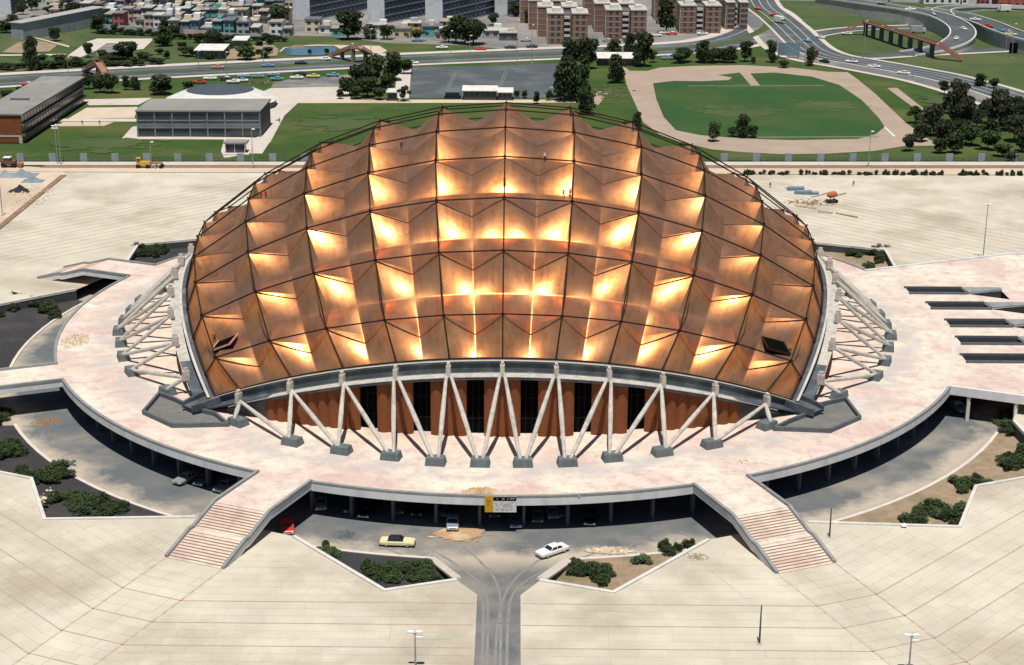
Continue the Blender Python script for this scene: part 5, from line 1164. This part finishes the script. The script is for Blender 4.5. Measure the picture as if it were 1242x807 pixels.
shrubs((1160, 582, 1200, 600), 10, 3.6, 1.9, P2_, 'green shrub in the middle clump of the right front dry bed', 'middle shrubs of the right front bed', 11)
shrubs((1222, 548, 1242, 572), 8, 3.6, 1.9, D2_, 'dark shrub at the right edge of the right front bed', 'right edge shrubs of the right front bed', 12)
shrubs((1212, 500, 1242, 532), 7, 3.4, 1.7, P2_, 'green shrub beyond the right end of the ring road', 'shrubs beyond the road end', 13)
shrubs((160, 302, 205, 312), 12, 3.6, 2.0, D2_, 'dark shrub in the left rear slate bed behind the terrace', 'shrubs of the left rear bed', 14)
shrubs((1024, 305, 1072, 318), 12, 3.8, 2.0, D2_, 'dark shrub in the right rear bed beyond the side terrace', 'shrubs of the right rear bed', 15)
shrubs((988, 296, 1008, 302), 5, 3.4, 1.8, D2_, 'dark shrub close to the dome in the right rear bed', 'near shrubs of the right rear bed', 16)
shrubs((1040, 322, 1060, 330), 4, 2.4, 1.2, P2_, 'low green shrub beside the terrace edge at right rear', 'edge shrubs of the right rear bed', 17)
shrubs((0, 356, 75, 386), 14, 3.8, 2.0, D2_, 'dark shrub on the dark slate left bank below the plaza', 'shrubs of the left bank', 18)
o = inst(SH['foliage_dark'][0], 'shrub', None, tuple(at(1090, 331, ZP))); o.scale = (4, 4, 1.6); o['label'] = 'low round shrub on the plaza edge right of the rear bed'; o['category'] = 'shrub'
rn = random.Random(9)
HX = sorted(x for x in (903 + i * 5 + rn.uniform(-2, 2) for i in range(70)) if not 955 < x < 972 and rn.random() > .12)
for i, x in enumerate(HX):      # hedge along the far pavement on the right
    p = at(x, 211.5 + (x - 900) * .004, ZP); o = inst(rn.choice(SH['foliage_dark']), 'shrub', None, tuple(p), rn.uniform(0, 6)); s = rn.uniform(1.2, 2.6); o.scale = (s, s, rn.uniform(.9, 2.1)); o['category'] = 'shrub'; o['group'] = 'bushes in the row behind the plaza'
    o['label'] = f'small dark bush, {ORD[i % 32]} from left in the {"left" if i < 32 else "right"} half of the row behind the plaza'

# ---------------------------------------------------------------- cars
def loft(secs):                 # secs: (x, zb, zt, w) -> closed body
    m = MB(); n = 8
    for x, z0, z1, w in secs:
        m.v += [(x, -w * .85, z0), (x, w * .85, z0), (x, w, z0 + .14), (x, w * 1.0, z1 - .16), (x, w * .9, z1), (x, -w * .9, z1), (x, -w * 1.0, z1 - .16), (x, -w, z0 + .14)]
    for k in range(len(secs) - 1):
        for j in range(n): j2 = (j + 1) % n; m.f.append((k * n + j, k * n + j2, (k + 1) * n + j2, (k + 1) * n + j))
    m.f.append(tuple(range(n))[::-1]); e = (len(secs) - 1) * n; m.f.append(tuple(e + j for j in range(n))); return m
CARM = {}
def car_meshes(pm, rm):
    key = (pm.name, rm.name)
    if key in CARM: return CARM[key]
    b = loft([(-2.62, .42, .74, .84), (-2.5, .30, .84, .93), (-1.6, .26, .90, .97), (-.7, .26, .93, .98), (.9, .26, .93, .98), (1.7, .26, .92, .97), (2.4, .30, .88, .93), (2.6, .42, .78, .86)])
    body = b.mesh('body', pm, smooth=False)
    def fr(x0, x1, w0, z0, X0, X1, W, z1): return [(x0, -w0, z0), (x1, -w0, z0), (x1, w0, z0), (x0, w0, z0), (X0, -W, z1), (X1, -W, z1), (X1, W, z1), (X0, W, z1)]
    glass = MB().hexa(fr(-.95, 1.45, .84, .90, -.42, .98, .66, 1.32)).mesh('window', MT['car_glass'])
    roof = MB().hexa(fr(-.46, 1.02, .68, 1.31, -.36, .92, .62, 1.39))
    for s in (-1, 1):
        for a, c in (((-.95, s * .84, .91), (-.42, s * .665, 1.33)), ((1.45, s * .84, .91), (.98, s * .665, 1.33)), ((.3, s * .85, .91), (.3, s * .67, 1.33))): roof.bar(a, c, .09, .07)
    roof = roof.mesh('roof', rm)
    wh = MB()
    for k in range(12):
        a = 2 * PI * k / 12; wh.v += [(.33 * math.cos(a), -.1, .33 * math.sin(a)), (.33 * math.cos(a), .1, .33 * math.sin(a))]
    for k in range(12): j = (k + 1) % 12; wh.f.append((2 * k, 2 * k + 1, 2 * j + 1, 2 * j))
    wh.f.append(tuple(range(0, 24, 2))); wh.f.append(tuple(range(1, 24, 2))[::-1]); tyre = wh.mesh('wheel', MT['rubber'])
    hb = MB()
    for s in (-1, 1):
        q = len(hb.v); hb.v += [(.19 * math.cos(2 * PI * k / 10), s * .112, .19 * math.sin(2 * PI * k / 10)) for k in range(10)]; hb.f.append(tuple(q + k for k in range(10)) if s < 0 else tuple(q + k for k in range(10))[::-1])
    hub = hb.mesh('hubcap', MT['chrome'])
    bump = MB().box(-.92, .92, -.06, .06, -.08, .08).mesh('bumper', MT['chrome']); lamp = MB().box(-.13, .13, -.03, .03, -.07, .07).mesh('headlight', MT['lamp_white']); tail = MB().box(-.16, .16, -.03, .03, -.05, .05).mesh('tail_light', paint((.3, .02, .02)))
    CARM[key] = (body, glass, roof, tyre, hub, bump, lamp, tail); return CARM[key]
def car(x, y, deg, c, rc, lbl, z=None, P=None, s=1.0, full=True, grp=None):
    p = Vector(P) if P is not None else at(x, y, ZP + .06 if z is None else z)
    r = thing('car', lbl, 'car', tuple(p), R_(deg), grp); r.scale = (s, s, s)
    body, glass, roof, tyre, hub, bump, lamp, tail = car_meshes(paint(c, .3), paint(rc, .35))
    inst(body, 'body', r); inst(glass, 'window', r); inst(roof, 'roof', r)
    for wx in (-1.6, 1.55):
        for wy in (-.86, .86):
            t = inst(tyre, 'wheel', r, (wx, wy, .33))
            if full: inst(hub, 'hubcap', t)
    if full:
        inst(bump, 'bumper', r, (-2.66, 0, .48), PI / 2); inst(bump, 'bumper', r, (2.64, 0, .48), PI / 2)
        for wy in (-.66, .66): inst(lamp, 'headlight', r, (-2.63, wy, .64), PI / 2); inst(tail, 'tail_light', r, (2.61, wy, .66), PI / 2)
    return r
WH, CRM, BK, RD, BL, TQ, GY, YL = (.78, .77, .72), (.74, .66, .38), (.02, .025, .03), (.55, .04, .02), (.16, .28, .38), (.12, .32, .32), (.35, .36, .37), (.70, .58, .12)
car(482, 661, 176, CRM, BK, 'cream yellow car with a black roof parked on the ring road', z=ZR + .02)
car(670, 671.5, 205, WH, WH, 'white car turning on the road near the approach, seen from ahead', z=ZR + .02).rotation_euler.z = R_(38)
car(349, 642, 100, RD, RD, 'bright red car half hidden below the left front stair', z=ZR + .02)
car(1161.5, 497, 100, TQ, WH, 'teal car with white roof under the right hand terrace edge', z=ZR + .02)
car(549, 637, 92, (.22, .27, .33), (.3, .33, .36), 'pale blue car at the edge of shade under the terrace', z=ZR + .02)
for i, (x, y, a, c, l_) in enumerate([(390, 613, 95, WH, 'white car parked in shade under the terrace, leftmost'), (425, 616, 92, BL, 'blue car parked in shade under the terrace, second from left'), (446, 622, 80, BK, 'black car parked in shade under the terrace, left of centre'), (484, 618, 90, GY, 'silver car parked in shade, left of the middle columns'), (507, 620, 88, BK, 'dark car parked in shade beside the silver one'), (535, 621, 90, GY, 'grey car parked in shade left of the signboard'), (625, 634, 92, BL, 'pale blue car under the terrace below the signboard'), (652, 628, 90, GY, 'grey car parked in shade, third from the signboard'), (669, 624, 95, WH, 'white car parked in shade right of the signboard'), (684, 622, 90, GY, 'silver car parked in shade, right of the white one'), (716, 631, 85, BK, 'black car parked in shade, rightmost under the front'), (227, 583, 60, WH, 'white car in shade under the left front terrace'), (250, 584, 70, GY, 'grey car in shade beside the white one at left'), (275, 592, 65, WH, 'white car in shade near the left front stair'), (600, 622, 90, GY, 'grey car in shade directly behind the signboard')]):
    c = tuple(v * .35 for v in c); car(x, y, a, c, c, l_, z=ZR + .02)  # body colours darkened to paint in the shade under the terrace
FAR = [(34, 104, RD, WH, 'red car with white roof on the avenue beside the school block'), (255, 96.5, WH, WH, 'white car, first in the parked row by the round hall'), (275, 97, BK, WH, 'black car with white roof, second in the parked row'), (283, 100.5, WH, WH, 'white car in front of the parked row'), (296, 94, BL, WH, 'pale blue car, third in the parked row'), (293, 99, WH, BL, 'white car with blue roof below the parked row'), (313, 94, BL, BL, 'pale blue car, fourth in the parked row'), (332, 92, BL, WH, 'blue car with white roof, fifth in the parked row'), (336, 97, TQ, TQ, 'turquoise car below the fifth parked one'), (360, 95.5, WH, WH, 'white car left of the yellow parked one'), (364, 91, BK, BK, 'black car above the parked row'), (380, 94, YL, YL, 'yellow car at the right end of the parked row'), (404, 92.5, TQ, TQ, 'turquoise car last in the parked row'), (242, 101, RD, BK, 'dark red car hidden beside the small tree'), (264, 83, (.6, .25, .15), (.6, .25, .15), 'orange car driving on the avenue behind the round hall'), (325, 81, BL, BL, 'dark blue car driving on the avenue, upper lane'), (365, 78, BK, BK, 'black car driving on the avenue near the pond'), (394, 73, WH, WH, 'white car beside the peaked footbridge'), (500, 77.5, WH, BL, 'white car just right of the dark tree cluster'), (536, 59, WH, WH, 'white car waiting on the side road below the slab block'), (583, 60.5, RD, RD, 'orange red car below the dark tree clump'), (506, 50, TQ, TQ, 'turquoise car before the beige low house'), (619, 59, BK, BK, 'black car before the apartment blocks'), (645, 58, BK, BK, 'dark car at the foot of the nearest apartment block'), (638, 50, GY, WH, 'grey car parked left of the nearest apartment block'), (737, 50.5, BL, WH, 'pale blue car between the apartment blocks'), (796, 44, WH, WH, 'white car in the yard right of the second apartment block'), (806, 41, WH, BL, 'white car deeper in the apartment yard'), (815, 42, RD, WH, 'red and white car in the apartment yard'), (852, 42, WH, GY, 'white car before the third apartment block'), (894, 35, GY, WH, 'grey car before the narrow apartment block'), (810, 72, BL, GY, 'grey blue car left of the tree row above the track'), (919, 12, RD, (.7, .5, .45), 'pinkish red car at the top of the highway'), (938, 20, RD, RD, 'dark red car ahead of the white lorry'), (979, 51, BL, WH, 'pale blue car where the side road joins the highway'), (995, 46.5, WH, WH, 'white car waiting on the side road'), (1027, 42, WH, WH, 'white car under the footbridge start'), (1060, 82, WH, WH, 'white car on the highway beside the grass triangle'), (1096, 90, WH, WH, 'white car further right on the highway'), (1033, 76, WH, GY, 'white car at the bend of the highway'), (1232, 134, GY, GY, 'grey car at the right edge on the highway'), (1000, 76, BK, BK, 'black car near the red billboard')]
for x, y, c, rc, l_ in FAR: car(x, y, 3 if x < 900 else -28 if x > 1000 else -60, c, rc, l_, full=False, z=ZP + .14)
for x, y, hh, a, c, l_ in [(1104, 12.5, 6.5, 170, WH, 'white car on the raised ramp near its crest'), (1183, 25, 6, 150, WH, 'large white car on the second raised road'), (1198, 33, 6, 150, RD, 'red car on the second raised road'), (1212, 38, 6, 150, BL, 'pale blue car on the second raised road'), (1226, 43, 6, 150, CRM, 'cream car on the second raised road, rightmost'), (1168, 36, 5.4, 100, WH, 'white car on the bend of the raised ramp, upper'), (1160, 48, 4.0, 70, WH, 'white car on the bend of the raised ramp, lower'), (1153, 16, 4.2, 120, WH, 'white car on the upper branch of the raised road')]:
    p = at(x, y, ZP + hh + .05); car(0, 0, a, c, c, l_, P=p, full=False)
def lorry(x, y, deg, lbl, z=ZP + .14, c=WH):
    p = at(x, y, z); r = thing('lorry', lbl, 'lorry', tuple(p), R_(deg)); MB().box(-2.2, 3.2, -1.15, 1.15, .7, 3.3).obj('cargo_box', paint(c, .6), r, world=False); MB().box(-3.9, -2.35, -1.05, 1.05, .5, 2.3).obj('cab', paint((.5, .5, .48), .4), r, world=False); MB().box(-3.95, -3.6, -.95, .95, 1.4, 2.1).obj('window', MT['car_glass'], r, world=False)
    b = car_meshes(paint(WH, .3), paint(WH, .35))
    for wx in (-3.0, 1.8):
        for wy in (-.95, .95): inst(b[3], 'wheel', r, (wx, wy, .45), scale=(1.4, 1.4, 1.4))
lorry(945, 28, 118, 'white box lorry coming down the highway'); lorry(1218, 14, 0, 'white lorry parked by the brick red building', z=ZP + .1)
lorry(1112, 40, 175, 'grey lorry on the side road under the footbridge', c=GY)

# ---------------------------------------------------------------- lamp posts
def lamp(x, y, hp, lbl, heads=2, z=ZP, bare=False, broken=False):
    p = at(x, y, z); h = hp * mpp(p) / .95; r = thing('lamp_post', lbl, 'lamp post', tuple(p))
    MB().tube([(0, 0, 0), (0, 0, h * .5), (0, 0, h)], [.14, .11, .08], 7).obj('pole', MT['steel'] if not bare else MT['dark_steel'], r, world=False); MB().box(-.35, .35, -.35, .35, -.05, .12).obj('base', MT['concrete'], r, world=False)
    if bare: return r
    hd = MB().tube([(-.45, 0, 0), (-.35, 0, .12), (.3, 0, .14), (.45, 0, .05)], [.1, .2, .2, .1], 8).mesh('lamp_head', MT['lamp_white'])
    for k in range(heads):
        s = -1 if k % 2 else 1; MB().tube([(0, 0, h - .2), (s * .35, 0, h)], .05, 5).obj('arm', MT['steel'], r, world=False); inst(hd, 'lamp_head', r, (s * .55, 0, h - .7 * (k // 2)), 0 if s > 0 else PI)
    return r
lamp(504, 812, 46, 'lamp post with two white heads on the plaza left of the road', 3)
lamp(1102, 815, 44, 'lamp post with white heads at the bottom right of the plaza', 3)
lamp(921, 781, 48, 'thin bare dark pole standing on the right front plaza', bare=True)
lamp(1192, 315, 62, 'tall lamp post with T shaped top on the rear right plaza', 2)
lamp(70, 199, 42, 'lamp post with double heads in front of the long school block', 4)
lamp(74, 200, 44, 'second lamp post just right of the one before the school block', 2)
lamp(307, 205, 45, 'lamp post with single head beside the glass kiosk', 1)
lamp(1053, 204, 41, 'lamp post with white head at the near edge of the track', 1)
lamp(1006, 652, 36, 'short broken lamp stump by the right front garden wall', bare=True)
for li, (x, y, h) in enumerate(sorted(((184, 205, 30), (450, 68, 30), (427, 88, 32), (627, 84, 55), (645, 76, 42), (570, 76, 30), (547, 66, 26), (672, 52, 28), (742, 46, 24), (241, 84, 20), (275, 92, 26), (320, 80, 26), (83, 92, 20), (1047, 72, 42), (1107, 95, 24), (1227, 70, 36), (1220, 62, 22)))):
    o = lamp(x, y, h, f'thin street lamp, {ORD[li]} from the left of those along the far roads', 1); o['group'] = 'street lamps along the far roads'

# ---------------------------------------------------------------- signboard on the terrace edge
def aty(x, y, Y):               # point at pixel (x, y) on the vertical plane y = Y
    d = r2 * (x - 621) + u2 * (403.5 - y) + fwd * F_PX; t = (Y + CAM_D) / d.y
    return Vector((CAM_X + d.x * t, Y, CAM_H + d.z * t))
tl = aty(598, 602.8, -89.25); br = aty(626.3, 621.6, -89.25); yl = aty(588, 612, -89.25)
SW, SHT, YW = br.x - tl.x, tl.z - br.z, tl.x - yl.x
sg = thing('signboard', 'yellow and white notice board hanging on the front edge of the terrace', 'sign', (tl.x, -89.25, tl.z - SHT))
MB().box(-YW, 0, 0, .1, 0, SHT).obj('yellow_panel', paint((.62, .33, .015), .6, True), sg, world=False)
MB().box(.02, SW, 0, .1, 0, SHT).obj('white_panel', paint((.66, .65, .62), .6), sg, world=False)
MB().box(.04, SW - .02, -.03, 0, SHT * .75, SHT).obj('header', MT['black_glass'], sg, world=False)
for x in (-YW + .2, SW - .3): MB().box(x, x + .1, .1, .35, .3, SHT).obj('bracket', MT['steel'], sg, world=False)
rn = random.Random(4)
def marks(x0, x1, z0, z1, n, m, nm_):   # the lettering is illegible in the photograph: small strokes of its size and rhythm
    mb = MB(); step = (x1 - x0) / n
    for k in range(n):
        if rn.random() < .14: continue
        a = x0 + step * k; w_ = step * .62
        for _ in range(2):
            if rn.random() < .5: mb.box(a, a + w_ * .3, -.045, -.02, z0, z1)
            else: mb.box(a, a + w_, -.045, -.02, *( (z1 - (z1 - z0) * .3, z1) if rn.random() < .5 else (z0, z0 + (z1 - z0) * .3)))
    if mb.f: mb.obj(nm_, m, sg, world=False)
marks(.2, SW - .2, SHT * .82, SHT * .92, 16, MT['lamp_white'], 'header_lettering')
ink = paint((.22, .26, .22), .8)
for z in (.52, .34, .15): marks(.3, SW - .5, SHT * z, SHT * (z + .11), 13, ink, 'lettering')
marks(-YW + .35, -.3, SHT * .68, SHT * .9, 2, paint((.30, .12, .01), .8), 'emblem'); marks(-YW + .3, -.3, SHT * .45, SHT * .57, 4, paint((.30, .12, .01), .8), 'lettering')

# ---------------------------------------------------------------- people
def body_mesh(name, m, pose):
    J = {'pel': (0, 0, .95), 'ch': (0, 0, 1.3), 'nk': (0, -.01, 1.5), 'hd': (0, -.02, 1.6), 'tp': (0, -.01, 1.74)}
    lean = pose
    P = [(0, 0, .95, .15, .11), (0, -.02 - lean * .1, 1.15, .15, .10), (0, -.02 - lean * .25, 1.38, .17, .11), (0, -.03 - lean * .3, 1.5, .065, .06), (0, -.05 - lean * .33, 1.60, .085, .095), (0, -.05 - lean * .35, 1.72, .07, .08)]
    ed = [(0, 1), (1, 2), (2, 3), (3, 4), (4, 5)]
    def add(par, pts):
        for q in pts: P.append(q); ed.append((par, len(P) - 1)); par = len(P) - 1
    for s in (-1, 1):
        add(0, [(s * .11, .0, .86, .10, .10), (s * .13, -.02 * s - .03, .48, .065, .065), (s * .14, .05 * s, .09, .045, .045), (s * .15, .05 * s - .16, .04, .045, .03)])
        add(2, [(s * .21, -.02 - lean * .25, 1.40, .06, .06), (s * .27, .02 - lean * .3, 1.13, .045, .045), (s * .25, -.13 - lean * .4, .92, .033, .033), (s * .25, -.17 - lean * .4, .83, .035, .025)])
    me = bpy.data.meshes.new(name); me.from_pydata([p[:3] for p in P], ed, []); me.materials.append(m)
    o = bpy.data.objects.new(name, me); C.objects.link(o)
    k = o.modifiers.new('skin', 'SKIN')
    for v, p in zip(me.skin_vertices[0].data, P): v.radius = p[3:5]
    me.skin_vertices[0].data[0].use_root = True
    o.modifiers.new('sub', 'SUBSURF').levels = 1; o.modifiers['sub'].render_levels = 1
    return o
def person(P, shirt, trousers, lbl, rz=0, lean=0, group=None):
    o = body_mesh('person', person_mat('worker clothes', shirt, trousers), lean); o.location = P; o.rotation_euler.z = rz; o['label'] = lbl; o['category'] = 'person'
    if group: o['group'] = group
def on_roof(a, b): return sph(a * DL, b * DL, dip(a, b) + .02)
DK = (.03, .03, .035)
def roof_px(x, y):              # roof surface point seen at a pixel
    best = None
    for i in range(-55, 56):
        for j in range(-55, 12):
            a, b = i / 10, j / 10; P = on_roof(a, b); u, v = proj(P); q = (u - x) ** 2 + (v - y) ** 2
            if best is None or q < best[0]: best = (q, P)
    return best[1]
person(roof_px(684, 241), DK, DK, 'worker in dark clothes on the roof, left of a pair', .3)
person(roof_px(689, 241), (.25, .05, .03), DK, 'worker in reddish shirt on the roof, right of a pair', -.3)
person(roof_px(657, 196), (.6, .6, .58), DK, 'worker in pale shirt standing high on the roof right of centre', .8)
person(roof_px(612, 226), (.16, .08, .05), DK, 'worker in brown shirt climbing the middle arch of the roof', 0)
person(roof_px(484, 181), DK, DK, 'worker in black bending on the upper left part of the roof', .5, .6)
person(roof_px(318, 241), (.35, .03, .02), (.2, .03, .02), 'worker in dark red on the left part of the roof, first of two', .4, .5)
person(roof_px(323, 240), (.35, .03, .02), DK, 'worker in dark red shirt on the left part of the roof, second of two', -.4, .3)
person(roof_px(262, 418), (.2, .08, .05), DK, 'worker beside the open hatch at lower left of the roof', 0)
person(roof_px(957, 428), (.6, .35, .05), DK, 'worker in orange shirt beside the hatch at lower right of the roof', 0, .3)
person(at(934, 228, ZP), DK, DK, 'person in dark clothes on the rear plaza beside the dome', 0)
person(at(1035, 226, ZP), (.1, .1, .14), DK, 'person in dark blue walking on the rear plaza near the hedge', 0)
person(at(339, 149, ZP), DK, DK, 'person in black standing on the forecourt by the low school block', 0)
person(at(100, 152, ZP), DK, DK, 'person in black on the path of the school, left of two', 0)
person(at(121, 152, ZP), DK, DK, 'person in black on the path of the school, right of two', 0)
for i in range(7):
    o = person(at(306 + i * 3.2, 103 + (i % 3), ZP + .0), trn.choice([DK, (.5, .5, .5), (.3, .1, .08)]), DK, f'person standing {ORD[i]} from left in the small crowd by the parked cars behind the hall', i, group='people by the parked cars')

# ---------------------------------------------------------------- building site things
def rubble(name, lbl, x, y, rx, ry, n, m, z, size=.35):
    rn = random.Random(int(x)); p = at(x, y, z); k = mpp(p); mb = MB()
    for _ in range(n):
        a = rn.uniform(0, 2 * PI); r = rn.random() ** .6; cx_ = p.x + math.cos(a) * rx * k * r; cy_ = p.y + math.sin(a) * ry * k / .33 * r; s = size * rn.uniform(.25, 1.2) * (1.2 - r * .7)
        q = [Vector((rn.uniform(-1, 1), rn.uniform(-1, 1), rn.uniform(0, 1.2))).normalized() * s for _ in range(4)]
        b_ = [(cx_ - s, cy_ - s * .6, z), (cx_ + s * .8, cy_ - s, z), (cx_ + s, cy_ + s * .7, z), (cx_ - s * .7, cy_ + s, z), (cx_ + q[0].x * .4, cy_ + q[0].y * .4, z + s * rn.uniform(.5, 1.1))]
        mb.add(b_, [(0, 1, 4), (1, 2, 4), (2, 3, 4), (3, 0, 4)])
    o = mb.obj(name, m, None, kind='stuff'); o['label'] = lbl; o['category'] = 'rubble'; return o
rubble('earth_heap', 'heap of orange earth spilled on the terrace edge above the signboard', 582, 597, 22, 4.5, 260, MT['orange_earth'], .01, .45)
rubble('rubble', 'low scattered rubble on the terrace right of the earth heap', 690, 600, 22, 2, 60, MT['rubble'], .01, .25)
rubble('rubble', 'yellowish rubble pile on the left side of the round terrace', 92, 413, 16, 9, 240, MT['rubble'], .01, .5)
rubble('rubble', 'broken stone heap along the kerb of the right front planting bed', 740, 668, 32, 3, 160, MT['rubble'], ZR + .1, .5)
rubble('rubble', 'scattered dark rubble on the left part of the ring road', 58, 512, 20, 6, 90, MT['brown_soil'], ZR + .01, .4)
rubble('rubble', 'row of dark lumps along the kerb on the left ring road', 80, 562, 16, 4, 24, MT['dark_concrete'], ZR + .2, .45)
rubble('rubble', 'stones scattered on the plaza beside the left front garden wall', 55, 602, 8, 9, 26, MT['rubble'], ZP + .01, .3)
rubble('rubble', 'small dark clods left of the yellow car', 418, 649, 14, 4, 46, MT['dark_concrete'], ZR + .03, .35)
rubble('rubble', 'brown stained rubble left on the terrace at front right', 905, 560, 26, 5, 60, MT['rubble'], .01, .18)
rubble('rubble', 'tan gravel spilled on the plaza beside the right front stair', 845, 676, 15, 4, 130, MT['dry_soil'], ZP + .01, .14)
rubble('rubble', 'grey rubble and timber scattered on the rear right plaza', 985, 246, 34, 6, 170, MT['brown_soil'], ZP + .01, .4)
rubble('rubble', 'mixed rubble strewn over the building site at far left', 30, 240, 30, 26, 220, MT['dirt'], ZP + .03, .7)
def planks(lbl, lst, z):
    r = None
    for i, (x0, y0, x1, y1) in enumerate(lst):
        a, b = at(x0, y0, z + .15 + .05 * i), at(x1, y1, z + .15 + .05 * i)
        if r is None: r = thing('timber_stack', lbl, 'timber', tuple(a))
        MB().bar(a, b, .45, .25).obj('plank', MT['rubble'], r)
planks('loose timber planks lying on the rear right plaza', [(985, 239, 1012, 232), (1012, 238, 1026, 234), (1014, 258, 1040, 263), (992, 256, 1010, 258), (965, 249, 990, 252), (952, 227, 966, 229)], ZP)
def slabs_stack(x, y, n, lbl):
    p = at(x, y, ZP); r = thing('slab_stack', lbl, 'building materials', tuple(p))
    for k in range(n): MB().box(-2.2 + .2 * k, 2.4 + .1 * k, -1, 1, .3 * k, .3 * k + .24).obj('slab', paint((.20, .26, .32), .7, True), r, world=False)
slabs_stack(964, 230.5, 3, 'left stack of blue grey slabs on the rear right plaza'); slabs_stack(973, 235, 3, 'middle stack of blue grey slabs on the rear right plaza'); slabs_stack(982, 235.5, 2, 'right stack of blue grey slabs on the rear right plaza')
p = at(1009, 246, ZP); mx_ = thing('cement_mixer', 'rusty orange cement mixer drum on a dark frame', 'cement mixer', tuple(p), .3)
MB().tube([(-1.5, 0, 2.0), (-.9, 0, 2.2), (.6, 0, 2.3), (1.3, 0, 2.2)], [.4, .85, .85, .5], 12).obj('drum', MT['orange_mach'], mx_, world=False)
MB().box(-1.6, 1.4, -.7, .7, .5, .8).bar((-1.2, -.6, .6), (-.4, -.5, 2.0), .15, .15).bar((1.0, .6, .6), (.4, .5, 2.0), .15, .15).obj('frame', MT['dark_steel'], mx_, world=False)
for q in ((-1.1, -.8), (1.0, -.8), (-1.1, .8), (1.0, .8)): MB().tube([(q[0], q[1] - .1, .45), (q[0], q[1] + .1, .45)], .45, 10).obj('wheel', MT['rubber'], mx_, world=False)
p = at(176, 204, ZP); gr = thing('road_grader', 'yellow and orange road machine standing behind the plaza', 'construction vehicle', tuple(p))
MB().box(-1.2, 1.6, -.8, .8, .9, 2.0).obj('engine', MT['yellow_mach'], gr, world=False)
MB().box(-2.4, -1.2, -.7, .7, .9, 3.1).obj('cab', MT['yellow_mach'], gr, world=False)
MB().box(-2.2, -1.3, -.75, -.7, 2.0, 2.9).obj('window', MT['car_glass'], gr, world=False)
MB().bar((1.6, 0, 1.5), (5.2, 0, 1.6), .5, .6).obj('boom', paint((.45, .25, .15), .7), gr, world=False)
MB().hexa([(3.2, -1.4, .2), (3.5, -1.4, .2), (3.5, 1.4, .2), (3.2, 1.4, .2), (3.0, -1.4, 1.1), (3.3, -1.4, 1.1), (3.3, 1.4, 1.1), (3.0, 1.4, 1.1)]).obj('blade', MT['steel'], gr, world=False)
for q in (-1.9, .9, 4.9):
    for sgn in (-.9, .9): MB().tube([(q, sgn - .2, .6), (q, sgn + .2, .6)], .6, 12).obj('wheel', MT['rubber'], gr, world=False)
p = at(12, 203, ZP); lo = thing('loader', 'dark brown loader with white roof on the building site', 'construction vehicle', tuple(p))
MB().box(-2.4, 2, -.9, .9, .7, 2.0).obj('body', paint((.16, .08, .04), .7), lo, world=False); MB().box(-1.6, .6, -1, 1, 2.9, 3.1).obj('roof', MT['lamp_white'], lo, world=False); MB().box(-1.4, .4, -.8, .8, 2.0, 2.9).obj('cab', MT['car_glass'], lo, world=False)
MB().hexa([(2.6, -1.2, .2), (3.6, -1.2, .2), (3.6, 1.2, .2), (2.6, 1.2, .2), (2.4, -1.2, 1.4), (4.0, -1.2, 1.2), (4.0, 1.2, 1.2), (2.4, 1.2, 1.4)]).obj('bucket', paint((.3, .15, .05), .7), lo, world=False); MB().bar((1.6, 0, 1.6), (3, 0, .9), .3, .3).obj('arm', MT['dark_steel'], lo, world=False)
for q in (-1.6, 1.4):
    for sgn in (-1, 1): MB().tube([(q, sgn - .2, .7), (q, sgn + .2, .7)], .7, 12).obj('wheel', MT['rubber'], lo, world=False)
def tarp(x, y, w_, lbl, c):
    rn = random.Random(int(x)); p = at(x, y, ZP + .02); r = MB(); n = 9
    P = [[(w_ * (i / (n - 1) - .5), w_ * .7 * (j / (n - 1) - .5) + rn.uniform(-.2, .2), max(.02, (1.8 * (1 - abs(i / (n - 1) - .5) * 2) * (1 - abs(j / (n - 1) - .5) * 2)) * rn.uniform(.5, 1.2))) for j in range(n)] for i in range(n)]
    b = 0
    for i in range(n):
        for j in range(n): r.v.append(P[i][j])
    for i in range(n - 1):
        for j in range(n - 1): k = i * n + j; r.f.append((k, k + n, k + n + 1, k + 1))
    o = r.obj('heap', paint(c, .9, True)); o.location = p; o['label'] = lbl; o['category'] = 'heap'
tarp(26, 213, 9, 'blue grey heap of crushed stone on the building site', (.22, .27, .29)); tarp(40, 220, 6, 'smaller blue grey stone heap on the building site', (.20, .26, .27)); tarp(24, 232, 6, 'dark heap lying on the building site', (.03, .035, .04)); tarp(6, 214, 6, 'pale grey heap at the left edge of the building site', (.3, .32, .33))
p = at(3, 262, ZP); o = MB().tube([(0, 0, 0), (0, 0, 9.5)], .12, 6).obj('mast', MT['steel'], None); o.location = p; o['label'] = 'thin grey mast at the left edge beside the site'; o['category'] = 'mast'
o = rubble('litter', 'white rag lying on the right front garden wall', 1096, 637, 2.5, 1.5, 8, MT['lamp_white'], ZP + .26, .5)
